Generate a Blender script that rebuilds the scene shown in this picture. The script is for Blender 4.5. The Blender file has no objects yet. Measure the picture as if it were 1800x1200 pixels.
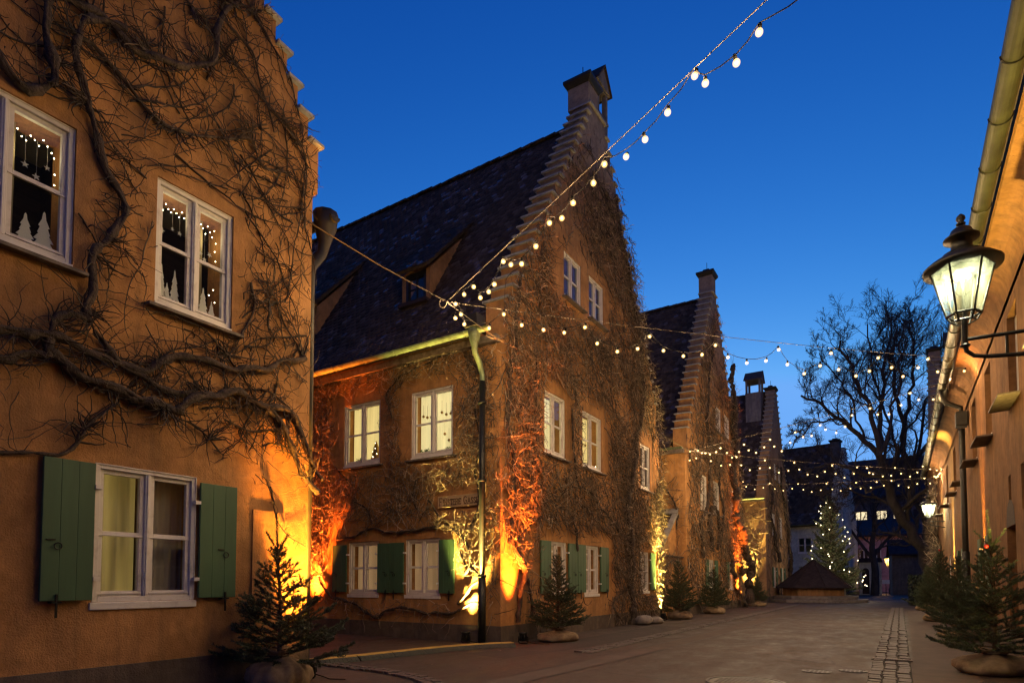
import bpy, bmesh, math, random
import numpy as np
from mathutils import Vector, Matrix, Euler

# ------------------------------------------------------------------ camera, sky, exposure
SC = bpy.context.scene
COL = SC.collection
R = math.radians
random.seed(7)
RNG = np.random.default_rng(11)

cam_d = bpy.data.cameras.new('camera')
cam_d.sensor_width = 36.0
cam_d.lens = 1078.0 / 1800.0 * 36.0
cam_d.shift_y = 0.2073
cam_d.clip_start = 0.05
cam_d.clip_end = 2000.0
cam = bpy.data.objects.new('camera', cam_d)
COL.objects.link(cam)
cam.location = (0.0, 0.0, 1.17)
cam.rotation_euler = (R(92.6), 0.0, R(32.3))
SC.camera = cam

SUN_EL, SUN_ROT = R(-1.6), R(-20.0)
world = bpy.data.worlds.new('World')
SC.world = world
world.use_nodes = True
wn, wl = world.node_tree.nodes, world.node_tree.links
sky = wn.new('ShaderNodeTexSky')
sky.sky_type = 'NISHITA'
sky.sun_disc = False
sky.sun_elevation = SUN_EL
sky.sun_rotation = SUN_ROT
sky.ozone_density = 4.0
sky.dust_density = 0.4
tint = wn.new('ShaderNodeMix'); tint.data_type = 'RGBA'; tint.blend_type = 'MULTIPLY'
tint.inputs['Factor'].default_value = 1.0
tint.inputs['B'].default_value = (0.42, 1.0, 1.12, 1.0)
wl.new(sky.outputs['Color'], tint.inputs['A'])
# dusk grading of the sky: deep blue overhead, pale towards the horizon, all round alike
sep = wn.new('ShaderNodeSeparateColor'); wl.new(tint.outputs['Result'], sep.inputs['Color'])
com = wn.new('ShaderNodeCombineColor')
for ch, pw, k, top in (('Red', 3.0, 8640.0, 0.16), ('Green', 1.6, 10.4, 0.42), ('Blue', 1.05, 2.0, 0.95)):
    a = wn.new('ShaderNodeMath'); a.operation = 'POWER'; a.inputs[1].default_value = pw; wl.new(sep.outputs[ch], a.inputs[0])
    b = wn.new('ShaderNodeMath'); b.operation = 'MULTIPLY'; b.inputs[1].default_value = k; wl.new(a.outputs[0], b.inputs[0])
    c = wn.new('ShaderNodeMath'); c.operation = 'MINIMUM'; c.inputs[1].default_value = top; wl.new(b.outputs[0], c.inputs[0])
    wl.new(c.outputs[0], com.inputs[ch])
bg = wn['Background']
wl.new(com.outputs['Color'], bg.inputs['Color'])
bg.inputs['Strength'].default_value = 1.0

sun_d = bpy.data.lights.new('sun', 'SUN')          # the sun has set: only its last afterglow is left
sun_d.energy = 0.02
sun_d.angle = R(20.0)
sun_d.color = (1.0, 0.82, 0.7)
sun = bpy.data.objects.new('sun', sun_d)
COL.objects.link(sun)
sun.rotation_euler = (R(86.0), 0.0, R(200.0))

SC.view_settings.view_transform = 'Standard'
SC.view_settings.look = 'None'
SC.view_settings.exposure = 0.0
SC.view_settings.gamma = 1.0
SC.view_settings.use_curve_mapping = False
SC.render.engine = 'CYCLES'
SC.cycles.use_denoising = True
SC.cycles.sample_clamp_indirect = 2.0
SC.cycles.max_bounces = 6
SC.cycles.filter_width = 1.35
SC.cycles.transparent_max_bounces = 12
SC.cycles.caustics_reflective = False
SC.cycles.caustics_refractive = False

BULB_WATTS = 20.5

# ------------------------------------------------------------------ materials
def newmat(name):
    m = bpy.data.materials.new(name)
    m.use_nodes = True
    return m, m.node_tree.nodes, m.node_tree.links, m.node_tree.nodes['Principled BSDF']

def noise(n, l, scale, detail=6.0, rough=0.6, coord=None, stretch=None):
    t = n.new('ShaderNodeTexNoise')
    t.inputs['Scale'].default_value = scale
    t.inputs['Detail'].default_value = detail
    t.inputs['Roughness'].default_value = rough
    if coord is None:
        coord = n.new('ShaderNodeTexCoord').outputs['Object']
    if stretch:
        mp = n.new('ShaderNodeMapping'); mp.inputs['Scale'].default_value = stretch
        l.new(coord, mp.inputs['Vector']); coord = mp.outputs['Vector']
    l.new(coord, t.inputs['Vector'])
    return t

def ramp(n, l, src, stops):
    r = n.new('ShaderNodeValToRGB')
    e = r.color_ramp.elements
    while len(e) < len(stops):
        e.new(0.5)
    for el, (p, c) in zip(e, stops):
        el.position = p
        el.color = (*c, 1.0) if len(c) == 3 else c
    l.new(src, r.inputs['Fac'])
    return r

def mixc(n, l, a, b, fac, mode='MIX'):
    m = n.new('ShaderNodeMix'); m.data_type = 'RGBA'; m.blend_type = mode
    for sock, v in (('A', a), ('B', b)):
        if hasattr(v, 'is_linked'): l.new(v, m.inputs[sock])
        else: m.inputs[sock].default_value = (*v, 1.0)
    if hasattr(fac, 'is_linked'): l.new(fac, m.inputs['Factor'])
    else: m.inputs['Factor'].default_value = fac
    return m.outputs['Result']

def bump(n, l, bsdf, height, strength=0.3, dist=0.02):
    b = n.new('ShaderNodeBump')
    b.inputs['Strength'].default_value = strength
    b.inputs['Distance'].default_value = dist
    l.new(height, b.inputs['Height'])
    l.new(b.outputs['Normal'], bsdf.inputs['Normal'])

def plaster(name, c, dirt=0.5, weather=None):
    m, n, l, b = newmat(name)
    co = n.new('ShaderNodeTexCoord').outputs['Object']
    big = noise(n, l, 0.9, 8, 0.65, co)
    mid = noise(n, l, 5.0, 8, 0.7, co)
    stre = noise(n, l, 1.6, 6, 0.7, co, (3.0, 3.0, 0.35))
    fine = noise(n, l, 60.0, 4, 0.6, co)
    c0 = tuple(v * 0.58 for v in c); c1 = tuple(min(1, v * 1.25) for v in c)
    r1 = ramp(n, l, big.outputs['Fac'], [(0.3, c0), (0.52, c), (0.75, c1)])
    r2 = ramp(n, l, mid.outputs['Fac'], [(0.3, (0.62, 0.60, 0.58)), (0.6, (1, 1, 1))])
    x = mixc(n, l, r1.outputs['Color'], r2.outputs['Color'], 0.8, 'MULTIPLY')
    r3 = ramp(n, l, stre.outputs['Fac'], [(0.46, (0, 0, 0)), (0.70, (1, 1, 1))])
    dk = n.new('ShaderNodeMath'); dk.operation = 'MULTIPLY'; dk.inputs[1].default_value = dirt
    l.new(r3.outputs['Color'], dk.inputs[0])
    x = mixc(n, l, x, (c[0] * 0.35, c[1] * 0.42, c[2] * 0.6), dk.outputs[0])
    if weather:                                    # lichen-grey weathering on the exposed upper gable
        sx = n.new('ShaderNodeSeparateXYZ'); l.new(co, sx.inputs[0])
        ma = n.new('ShaderNodeMath'); ma.operation = 'MULTIPLY_ADD'; ma.inputs[1].default_value = 3.0
        l.new(big.outputs['Fac'], ma.inputs[0]); l.new(sx.outputs['Z'], ma.inputs[2])
        mr = n.new('ShaderNodeMapRange'); mr.inputs['From Min'].default_value = weather[0] + 1.5; mr.inputs['From Max'].default_value = weather[1] + 1.5; mr.inputs['To Max'].default_value = 0.85
        l.new(ma.outputs[0], mr.inputs['Value'])
        rg_ = ramp(n, l, mid.outputs['Fac'], [(0.35, (0.19, 0.165, 0.13)), (0.65, (0.36, 0.31, 0.24))])
        x = mixc(n, l, x, rg_.outputs['Color'], mr.outputs['Result'])
    # old repairs and hairline cracks in the render
    wob = mixc(n, l, co, mid.outputs['Color'], 0.35, 'ADD')
    v1 = n.new('ShaderNodeTexVoronoi'); v1.inputs['Scale'].default_value = 0.75; l.new(wob, v1.inputs['Vector'])
    sv = n.new('ShaderNodeSeparateColor'); l.new(v1.outputs['Color'], sv.inputs['Color'])
    rp = ramp(n, l, sv.outputs['Red'], [(0.0, (0.80, 0.80, 0.82)), (0.3, (1, 1, 1)), (0.8, (1, 1, 1)), (1.0, (1.15, 1.12, 1.05))])
    x = mixc(n, l, x, rp.outputs['Color'], 0.8, 'MULTIPLY')
    v2 = n.new('ShaderNodeTexVoronoi'); v2.feature = 'DISTANCE_TO_EDGE'; v2.inputs['Scale'].default_value = 0.55; l.new(wob, v2.inputs['Vector'])
    rk = ramp(n, l, v2.outputs['Distance'], [(0.0, (0.45, 0.45, 0.45)), (0.006, (1, 1, 1))])
    x = mixc(n, l, x, rk.outputs['Color'], ramp(n, l, big.outputs['Fac'], [(0.5, (0, 0, 0)), (0.62, (0.8, 0.8, 0.8))]).outputs['Color'], 'MULTIPLY')
    l.new(x, b.inputs['Base Color'])
    b.inputs['Roughness'].default_value = 0.92
    b.inputs['Specular IOR Level'].default_value = 0.2
    ad = n.new('ShaderNodeMath'); ad.operation = 'MULTIPLY_ADD'
    l.new(mid.outputs['Fac'], ad.inputs[0]); ad.inputs[1].default_value = 2.0
    l.new(fine.outputs['Fac'], ad.inputs[2])
    bump(n, l, b, ad.outputs[0], 0.6, 0.018)
    return m

def rough_mat(name, c, c2=None, scale=8.0, rough=0.8, metal=0.0, bumpd=0.004, bscale=None, spec=0.5, stretch=None, lo=0.35, hi=0.65):
    m, n, l, b = newmat(name)
    c2 = c2 or tuple(v * 0.6 for v in c)
    co = n.new('ShaderNodeTexCoord').outputs['Object']
    t = noise(n, l, scale, 7, 0.65, co, stretch)
    r = ramp(n, l, t.outputs['Fac'], [(lo, c2), (hi, c)])
    l.new(r.outputs['Color'], b.inputs['Base Color'])
    b.inputs['Roughness'].default_value = rough
    b.inputs['Metallic'].default_value = metal
    b.inputs['Specular IOR Level'].default_value = spec
    if bumpd:
        t2 = noise(n, l, bscale or scale * 5, 5, 0.6, co, stretch)
        bump(n, l, b, t2.outputs['Fac'], 0.6, bumpd)
    return m

def emis(name, c, s):
    m, n, l, b = newmat(name)
    b.inputs['Base Color'].default_value = (*c, 1)
    b.inputs['Emission Color'].default_value = (*c, 1)
    b.inputs['Emission Strength'].default_value = s
    return m

M = {}
M['ochre'] = plaster('ochre_plaster', (0.54, 0.28, 0.105), 0.6, (8.6, 12.5))
M['ochre_far'] = plaster('ochre_plaster_far', (0.47, 0.28, 0.14), 0.5, (8.6, 12.5))
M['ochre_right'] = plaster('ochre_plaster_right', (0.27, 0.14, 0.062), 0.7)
M['pale_plaster'] = plaster('pale_green_plaster', (0.80, 0.78, 0.60), 0.25)
M['pink_plaster'] = plaster('pink_plaster', (0.55, 0.32, 0.30), 0.4)
M['grey_plaster'] = plaster('grey_plaster', (0.15, 0.14, 0.125), 0.6)
M['plinth'] = plaster('grey_plinth', (0.16, 0.125, 0.095), 0.6)
M['white'] = rough_mat('white_paint', (0.74, 0.70, 0.63), (0.55, 0.50, 0.44), 7.0, 0.5, bumpd=0.0015, lo=0.3, hi=0.5)
M['green'] = rough_mat('green_paint', (0.055, 0.13, 0.062), (0.04, 0.095, 0.045), 3.0, 0.55, bumpd=0.002, bscale=30, stretch=(1, 1, 0.15))
M['sill'] = rough_mat('weathered_sill', (0.22, 0.18, 0.14), (0.10, 0.08, 0.06), 9.0, 0.85)
M['coping'] = rough_mat('stone_coping', (0.42, 0.43, 0.40), (0.24, 0.24, 0.22), 6.0, 0.7)
M['copper'] = rough_mat('verdigris_gutter', (0.20, 0.27, 0.15), (0.08, 0.09, 0.05), 5.0, 0.5, 0.3, 0.002)
M['copper_dark'] = rough_mat('dark_copper_gutter', (0.05, 0.055, 0.03), (0.022, 0.022, 0.014), 4.0, 0.5, 0.3, 0.002)
M['iron'] = rough_mat('dark_iron', (0.022, 0.024, 0.02), (0.012, 0.012, 0.011), 12.0, 0.45, 0.4, 0.0015)
M['pipe'] = rough_mat('dark_pipe', (0.035, 0.032, 0.024), (0.02, 0.018, 0.014), 6.0, 0.5, 0.3, 0.001)
M['chimney'] = plaster('chimney_render', (0.30, 0.27, 0.22), 0.8)
M['board'] = rough_mat('grey_verge_board', (0.26, 0.25, 0.23), (0.15, 0.14, 0.13), 4.0, 0.8)
M['stem'] = rough_mat('vine_bark', (0.10, 0.07, 0.048), (0.028, 0.02, 0.015), 14.0, 0.92, bumpd=0.05, bscale=38)
def twig_mat(name, stops):
    m, n, l, b = newmat(name)
    at = n.new('ShaderNodeAttribute'); at.attribute_name = 'tint'
    r = ramp(n, l, at.outputs['Fac'], stops)
    l.new(r.outputs['Color'], b.inputs['Base Color']); b.inputs['Roughness'].default_value = 0.85
    return m
M['twig'] = twig_mat('dry_twig_varied', [(0.0, (0.045, 0.033, 0.023)), (0.4, (0.15, 0.11, 0.072)), (0.7, (0.34, 0.25, 0.165)), (1.0, (0.62, 0.48, 0.33))])
M['twig_dark'] = twig_mat('dark_dry_twig', [(0.0, (0.018, 0.013, 0.010)), (0.5, (0.05, 0.035, 0.024)), (0.85, (0.11, 0.075, 0.05)), (1.0, (0.2, 0.14, 0.09))])
M['treebark'] = rough_mat('tree_bark', (0.09, 0.07, 0.056), (0.038, 0.03, 0.025), 4.0, 0.95, bumpd=0.03, bscale=14, stretch=(1, 1, 0.3))
M['needle'] = rough_mat('fir_needle', (0.08, 0.11, 0.05), (0.035, 0.055, 0.026), 6.0, 0.6, bumpd=0)
M['needle_dark'] = rough_mat('dark_needle', (0.03, 0.045, 0.025), (0.015, 0.022, 0.012), 6.0, 0.7, bumpd=0)
M['firbark'] = rough_mat('fir_bark', (0.10, 0.07, 0.045), (0.05, 0.035, 0.025), 10.0, 0.9)
M['sack'] = rough_mat('burlap', (0.34, 0.25, 0.14), (0.22, 0.15, 0.085), 14.0, 0.95, bumpd=0.01, bscale=160)
M['rock'] = rough_mat('field_stone', (0.30, 0.26, 0.21), (0.16, 0.14, 0.12), 6.0, 0.9, bumpd=0.03, bscale=12)
M['cobble'] = rough_mat('granite_cobble', (0.12, 0.095, 0.08), (0.06, 0.05, 0.042), 9.0, 0.65, bumpd=0.006, bscale=25)
M['joint'] = rough_mat('mossy_joint', (0.035, 0.034, 0.02), (0.018, 0.017, 0.012), 20.0, 0.95)
M['ironcover'] = rough_mat('cast_iron_cover', (0.085, 0.075, 0.065), (0.045, 0.04, 0.035), 30.0, 0.5, 0.5, 0.003)
M['ramp_side'] = rough_mat('rubber_ramp', (0.045, 0.05, 0.035), (0.025, 0.03, 0.02), 10.0, 0.7)
M['ramp_top'] = rough_mat('yellow_ramp_lid', (0.55, 0.36, 0.07), (0.38, 0.24, 0.05), 6.0, 0.6)
M['woodplank'] = rough_mat('orange_plank', (0.36, 0.18, 0.075), (0.20, 0.10, 0.04), 3.0, 0.75, stretch=(1, 1, 0.2))
M['roofsheet'] = rough_mat('dark_roof_sheet', (0.06, 0.042, 0.04), (0.03, 0.022, 0.022), 3.0, 0.85, spec=0.2)
M['stone'] = rough_mat('step_stone', (0.26, 0.22, 0.19), (0.15, 0.13, 0.11), 5.0, 0.8)
M['sandstone'] = rough_mat('sandstone_sign', (0.42, 0.29, 0.17), (0.32, 0.22, 0.13), 6.0, 0.85)
M['letter'] = rough_mat('dark_letter', (0.10, 0.055, 0.03), (0.07, 0.04, 0.02), 9.0, 0.8, bumpd=0)
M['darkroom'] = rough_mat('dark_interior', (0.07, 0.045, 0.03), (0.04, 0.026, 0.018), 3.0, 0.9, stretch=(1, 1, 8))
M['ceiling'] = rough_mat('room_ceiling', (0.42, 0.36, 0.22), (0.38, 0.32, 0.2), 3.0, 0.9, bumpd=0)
M['paper'] = rough_mat('white_paper', (0.86, 0.84, 0.80), (0.80, 0.78, 0.75), 5.0, 0.9, bumpd=0)
M['leaf'] = rough_mat('pot_leaf', (0.06, 0.13, 0.03), (0.03, 0.07, 0.02), 9.0, 0.6, bumpd=0)
M['gold'] = rough_mat('gold_ornament', (0.5, 0.3, 0.08), (0.35, 0.2, 0.05), 9.0, 0.35, 0.8, 0)
M['cable'] = rough_mat('steel_cable', (0.12, 0.10, 0.08), (0.09, 0.075, 0.06), 20.0, 0.8, 0.0, 0, spec=0.1)
M['cord'] = rough_mat('black_cord', (0.008, 0.007, 0.007), (0.005, 0.005, 0.005), 20.0, 0.9, 0, 0, spec=0.05)
M['redball'] = rough_mat('red_bauble', (0.4, 0.03, 0.02), (0.3, 0.02, 0.015), 5.0, 0.25, 0, 0)
M['bulb_core'] = emis('bulb_core_glow', (1.0, 0.74, 0.36), 5.0)
def bulb_glass():
    m = bpy.data.materials.new('bulb_glow'); m.use_nodes = True
    n, l = m.node_tree.nodes, m.node_tree.links
    n.remove(n['Principled BSDF'])
    tr = n.new('ShaderNodeBsdfTransparent'); em = n.new('ShaderNodeEmission')
    em.inputs['Color'].default_value = (1.0, 0.62, 0.20, 1); em.inputs['Strength'].default_value = 0.75
    ad = n.new('ShaderNodeAddShader'); l.new(tr.outputs[0], ad.inputs[0]); l.new(em.outputs[0], ad.inputs[1])
    l.new(ad.outputs[0], n['Material Output'].inputs['Surface'])
    return m
M['bulb'] = bulb_glass()
M['fairy'] = emis('fairy_glow', (1.0, 0.80, 0.50), 30.0)
M['treefairy'] = emis('tree_light_glow', (1.0, 0.80, 0.48), 7.0)
M['mantle'] = emis('gas_mantle_glow', (1.0, 0.96, 0.70), 60.0)
M['lens_yellow'] = emis('yellow_flood_lens', (1.0, 0.72, 0.25), 8.0)
M['lens_orange'] = emis('orange_flood_lens', (1.0, 0.36, 0.08), 8.0)
M['orangeglow'] = emis('orange_lantern_glow', (1.0, 0.5, 0.14), 30.0)
M['farwin'] = emis('far_lit_window', (1.0, 0.80, 0.45), 1.1)

def glass():
    m = bpy.data.materials.new('window_glass'); m.use_nodes = True
    n, l = m.node_tree.nodes, m.node_tree.links
    n.remove(n['Principled BSDF'])
    tr = n.new('ShaderNodeBsdfTransparent'); tr.inputs['Color'].default_value = (0.92, 0.94, 0.92, 1)
    gl = n.new('ShaderNodeBsdfGlossy'); gl.inputs['Roughness'].default_value = 0.02
    lw = n.new('ShaderNodeLayerWeight'); lw.inputs['Blend'].default_value = 0.5
    pw = n.new('ShaderNodeMath'); pw.operation = 'POWER'; pw.inputs[1].default_value = 3.5
    l.new(lw.outputs['Facing'], pw.inputs[0])
    fr = n.new('ShaderNodeMath'); fr.operation = 'MULTIPLY_ADD'; fr.inputs[1].default_value = 0.5; fr.inputs[2].default_value = 0.035
    l.new(pw.outputs[0], fr.inputs[0])
    tx = noise(n, l, 1.7, 2, 0.5)
    bp = n.new('ShaderNodeBump'); bp.inputs['Strength'].default_value = 0.12; bp.inputs['Distance'].default_value = 0.03
    l.new(tx.outputs['Fac'], bp.inputs['Height']); l.new(bp.outputs['Normal'], gl.inputs['Normal'])
    mx = n.new('ShaderNodeMixShader')
    l.new(fr.outputs[0], mx.inputs[0]); l.new(tr.outputs[0], mx.inputs[1]); l.new(gl.outputs[0], mx.inputs[2])
    l.new(mx.outputs[0], n['Material Output'].inputs['Surface'])
    return m
M['glass'] = glass()
def lantern_glass():
    m = bpy.data.materials.new('lantern_glass'); m.use_nodes = True
    n, l = m.node_tree.nodes, m.node_tree.links
    n.remove(n['Principled BSDF'])
    tr = n.new('ShaderNodeBsdfTransparent'); tr.inputs['Color'].default_value = (0.95, 0.97, 0.92, 1)
    tl = n.new('ShaderNodeBsdfTranslucent'); tl.inputs['Color'].default_value = (0.85, 0.92, 0.7, 1)
    t = noise(n, l, 14.0, 5, 0.65, None, (1, 1, 0.4)); r = ramp(n, l, t.outputs['Fac'], [(0.3, (0.004,) * 3), (0.75, (0.05,) * 3)])
    mx = n.new('ShaderNodeMixShader'); l.new(r.outputs['Color'], mx.inputs[0]); l.new(tr.outputs[0], mx.inputs[1]); l.new(tl.outputs[0], mx.inputs[2])
    l.new(mx.outputs[0], n['Material Output'].inputs['Surface'])
    return m
M['lantern_glass'] = lantern_glass()

def curtain_mat(name, c, e, es, low=0.62):
    m, n, l, b = newmat(name)
    co = n.new('ShaderNodeTexCoord').outputs['Object']
    t = noise(n, l, 5.0, 3, 0.5, co, (1, 1, 0.06))
    r = ramp(n, l, t.outputs['Fac'], [(0.3, tuple(v * 0.7 for v in c)), (0.7, c)])
    l.new(r.outputs['Color'], b.inputs['Base Color'])
    b.inputs['Roughness'].default_value = 0.95
    if es:
        r2 = ramp(n, l, t.outputs['Fac'], [(0.3, tuple(v * low for v in e)), (0.7, e)])
        l.new(r2.outputs['Color'], b.inputs['Emission Color'])
        b.inputs['Emission Strength'].default_value = es
    return m
M['lit_curtain'] = curtain_mat('lit_curtain', (0.6, 0.5, 0.3), (1.0, 0.74, 0.28), 1.05)
M['bright_curtain'] = curtain_mat('bright_lit_curtain', (0.6, 0.55, 0.4), (1.0, 0.80, 0.38), 1.15)
M['dim_curtain'] = curtain_mat('dim_lit_curtain', (0.45, 0.4, 0.34), (1.0, 0.66, 0.16), 0.40, 0.12)
M['sheer'] = curtain_mat('unlit_sheer_curtain', (0.48, 0.43, 0.40), None, 0)
M['blind'] = curtain_mat('glowing_blind', (0.50, 0.38, 0.27), (1.0, 0.58, 0.27), 0.3)  # weak emission in the cloth stands in for light on the blinds

def tile_mat():
    m, n, l, b = newmat('clay_roof_tile')
    at = n.new('ShaderNodeAttribute'); at.attribute_name = 'tint'
    oi = n.new('ShaderNodeObjectInfo')
    ad = n.new('ShaderNodeMath'); ad.operation = 'ADD'
    l.new(at.outputs['Fac'], ad.inputs[0])
    ml = n.new('ShaderNodeMath'); ml.operation = 'MULTIPLY'; ml.inputs[1].default_value = 0.9
    l.new(oi.outputs['Random'], ml.inputs[0])
    l.new(ml.outputs[0], ad.inputs[1])
    fr = n.new('ShaderNodeMath'); fr.operation = 'FRACT'; l.new(ad.outputs[0], fr.inputs[0])
    r = ramp(n, l, fr.outputs[0], [(0.0, (0.072, 0.052, 0.036)), (0.45, (0.10, 0.072, 0.050)), (0.8, (0.125, 0.09, 0.063)), (0.96, (0.16, 0.125, 0.10))])
    t = noise(n, l, 9.0, 6, 0.7)
    r2 = ramp(n, l, t.outputs['Fac'], [(0.35, (0.55, 0.55, 0.55)), (0.65, (1, 1, 1))])
    x = mixc(n, l, r.outputs['Color'], r2.outputs['Color'], 0.8, 'MULTIPLY')
    l.new(x, b.inputs['Base Color'])
    rr = ramp(n, l, fr.outputs[0], [(0.0, (0.85,) * 3), (0.91, (0.7,) * 3), (0.95, (0.22,) * 3)])
    l.new(rr.outputs['Color'], b.inputs['Roughness'])
    rs = ramp(n, l, fr.outputs[0], [(0.0, (0.12,) * 3), (0.91, (0.15,) * 3), (0.95, (0.6,) * 3)])
    l.new(rs.outputs['Color'], b.inputs['Specular IOR Level'])
    return m
M['tile'] = tile_mat()

def asphalt():
    m, n, l, b = newmat('worn_asphalt')
    co = n.new('ShaderNodeTexCoord').outputs['Object']
    big = noise(n, l, 0.35, 6, 0.6, co)
    mid = noise(n, l, 2.3, 8, 0.7, co, (1.0, 0.5, 1.0))
    fine = noise(n, l, 90.0, 3, 0.7, co)
    r1 = ramp(n, l, big.outputs['Fac'], [(0.35, (0.05, 0.033, 0.0225)), (0.65, (0.088, 0.057, 0.039))])
    r2 = ramp(n, l, mid.outputs['Fac'], [(0.36, (0.42, 0.42, 0.42)), (0.56, (1, 1, 1))])
    r3 = ramp(n, l, fine.outputs['Fac'], [(0.35, (0.6, 0.6, 0.6)), (0.65, (1.2, 1.2, 1.2))])
    x = mixc(n, l, r1.outputs['Color'], r2.outputs['Color'], 0.7, 'MULTIPLY')
    x = mixc(n, l, x, r3.outputs['Color'], 0.8, 'MULTIPLY')
    m12 = noise(n, l, 11.0, 6, 0.75, co)
    x = mixc(n, l, x, ramp(n, l, m12.outputs['Fac'], [(0.38, (0.62, 0.62, 0.62)), (0.6, (1.15, 1.15, 1.15))]).outputs['Color'], 0.8, 'MULTIPLY')
    vo = n.new('ShaderNodeTexVoronoi'); vo.feature = 'DISTANCE_TO_EDGE'; vo.inputs['Scale'].default_value = 0.33
    wob = mixc(n, l, co, noise(n, l, 1.5, 5, 0.6, co).outputs['Color'], 0.28, 'ADD')
    l.new(wob, vo.inputs['Vector'])
    rc = ramp(n, l, vo.outputs['Distance'], [(0.0, (0.35, 0.35, 0.35)), (0.006, (1, 1, 1))])
    x = mixc(n, l, x, rc.outputs['Color'], 0.8, 'MULTIPLY')
    l.new(x, b.inputs['Base Color'])
    rr = ramp(n, l, mid.outputs['Fac'], [(0.3, (0.5,) * 3), (0.6, (0.8,) * 3)])
    l.new(rr.outputs['Color'], b.inputs['Roughness'])
    bump(n, l, b, fine.outputs['Fac'], 0.6, 0.008)
    return m
M['asphalt'] = asphalt()
M['patch'] = rough_mat('asphalt_repair', (0.058, 0.041, 0.031), (0.036, 0.026, 0.02), 3.0, 0.85, bumpd=0.006, bscale=90)
M['patch_light'] = rough_mat('old_asphalt_repair', (0.098, 0.07, 0.053), (0.066, 0.047, 0.036), 2.5, 0.85, bumpd=0.006, bscale=90)
M['seam'] = rough_mat('bitumen_seam', (0.02, 0.016, 0.014), (0.012, 0.01, 0.009), 9.0, 0.6, bumpd=0)

# ------------------------------------------------------------------ helpers
def tag(o, label=None, cat=None, group=None, kind=None):
    if label: o['label'] = label
    if cat: o['category'] = cat
    if group: o['group'] = group
    if kind: o['kind'] = kind
    return o

def empty(name, loc=(0, 0, 0), rz=0.0, label=None, cat=None, group=None):
    o = bpy.data.objects.new(name, None)
    o.empty_display_size = 0.3
    COL.objects.link(o)
    o.location = loc
    o.rotation_euler = (0, 0, rz)
    return tag(o, label, cat, group)

def link(name, me, parent=None):
    o = bpy.data.objects.new(name, me)
    COL.objects.link(o)
    if parent is not None: o.parent = parent
    return o

def np_mesh(name, V, F, mat, smooth=False, tint=None):
    V = np.asarray(V, dtype=np.float32).reshape(-1, 3)
    F = np.asarray(F, dtype=np.int32)
    me = bpy.data.meshes.new(name)
    me.vertices.add(len(V)); me.vertices.foreach_set('co', V.ravel())
    k = F.shape[1]
    me.loops.add(F.size); me.loops.foreach_set('vertex_index', F.ravel())
    me.polygons.add(len(F))
    me.polygons.foreach_set('loop_start', np.arange(0, F.size, k, dtype=np.int32))
    if smooth: me.polygons.foreach_set('use_smooth', np.ones(len(F), dtype=bool))
    me.update(calc_edges=True)
    if tint is not None:
        a = me.attributes.new('tint', 'FLOAT', 'POINT'); a.data.foreach_set('value', np.asarray(tint, dtype=np.float32))
    me.materials.append(M[mat] if isinstance(mat, str) else mat)
    return me

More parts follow.
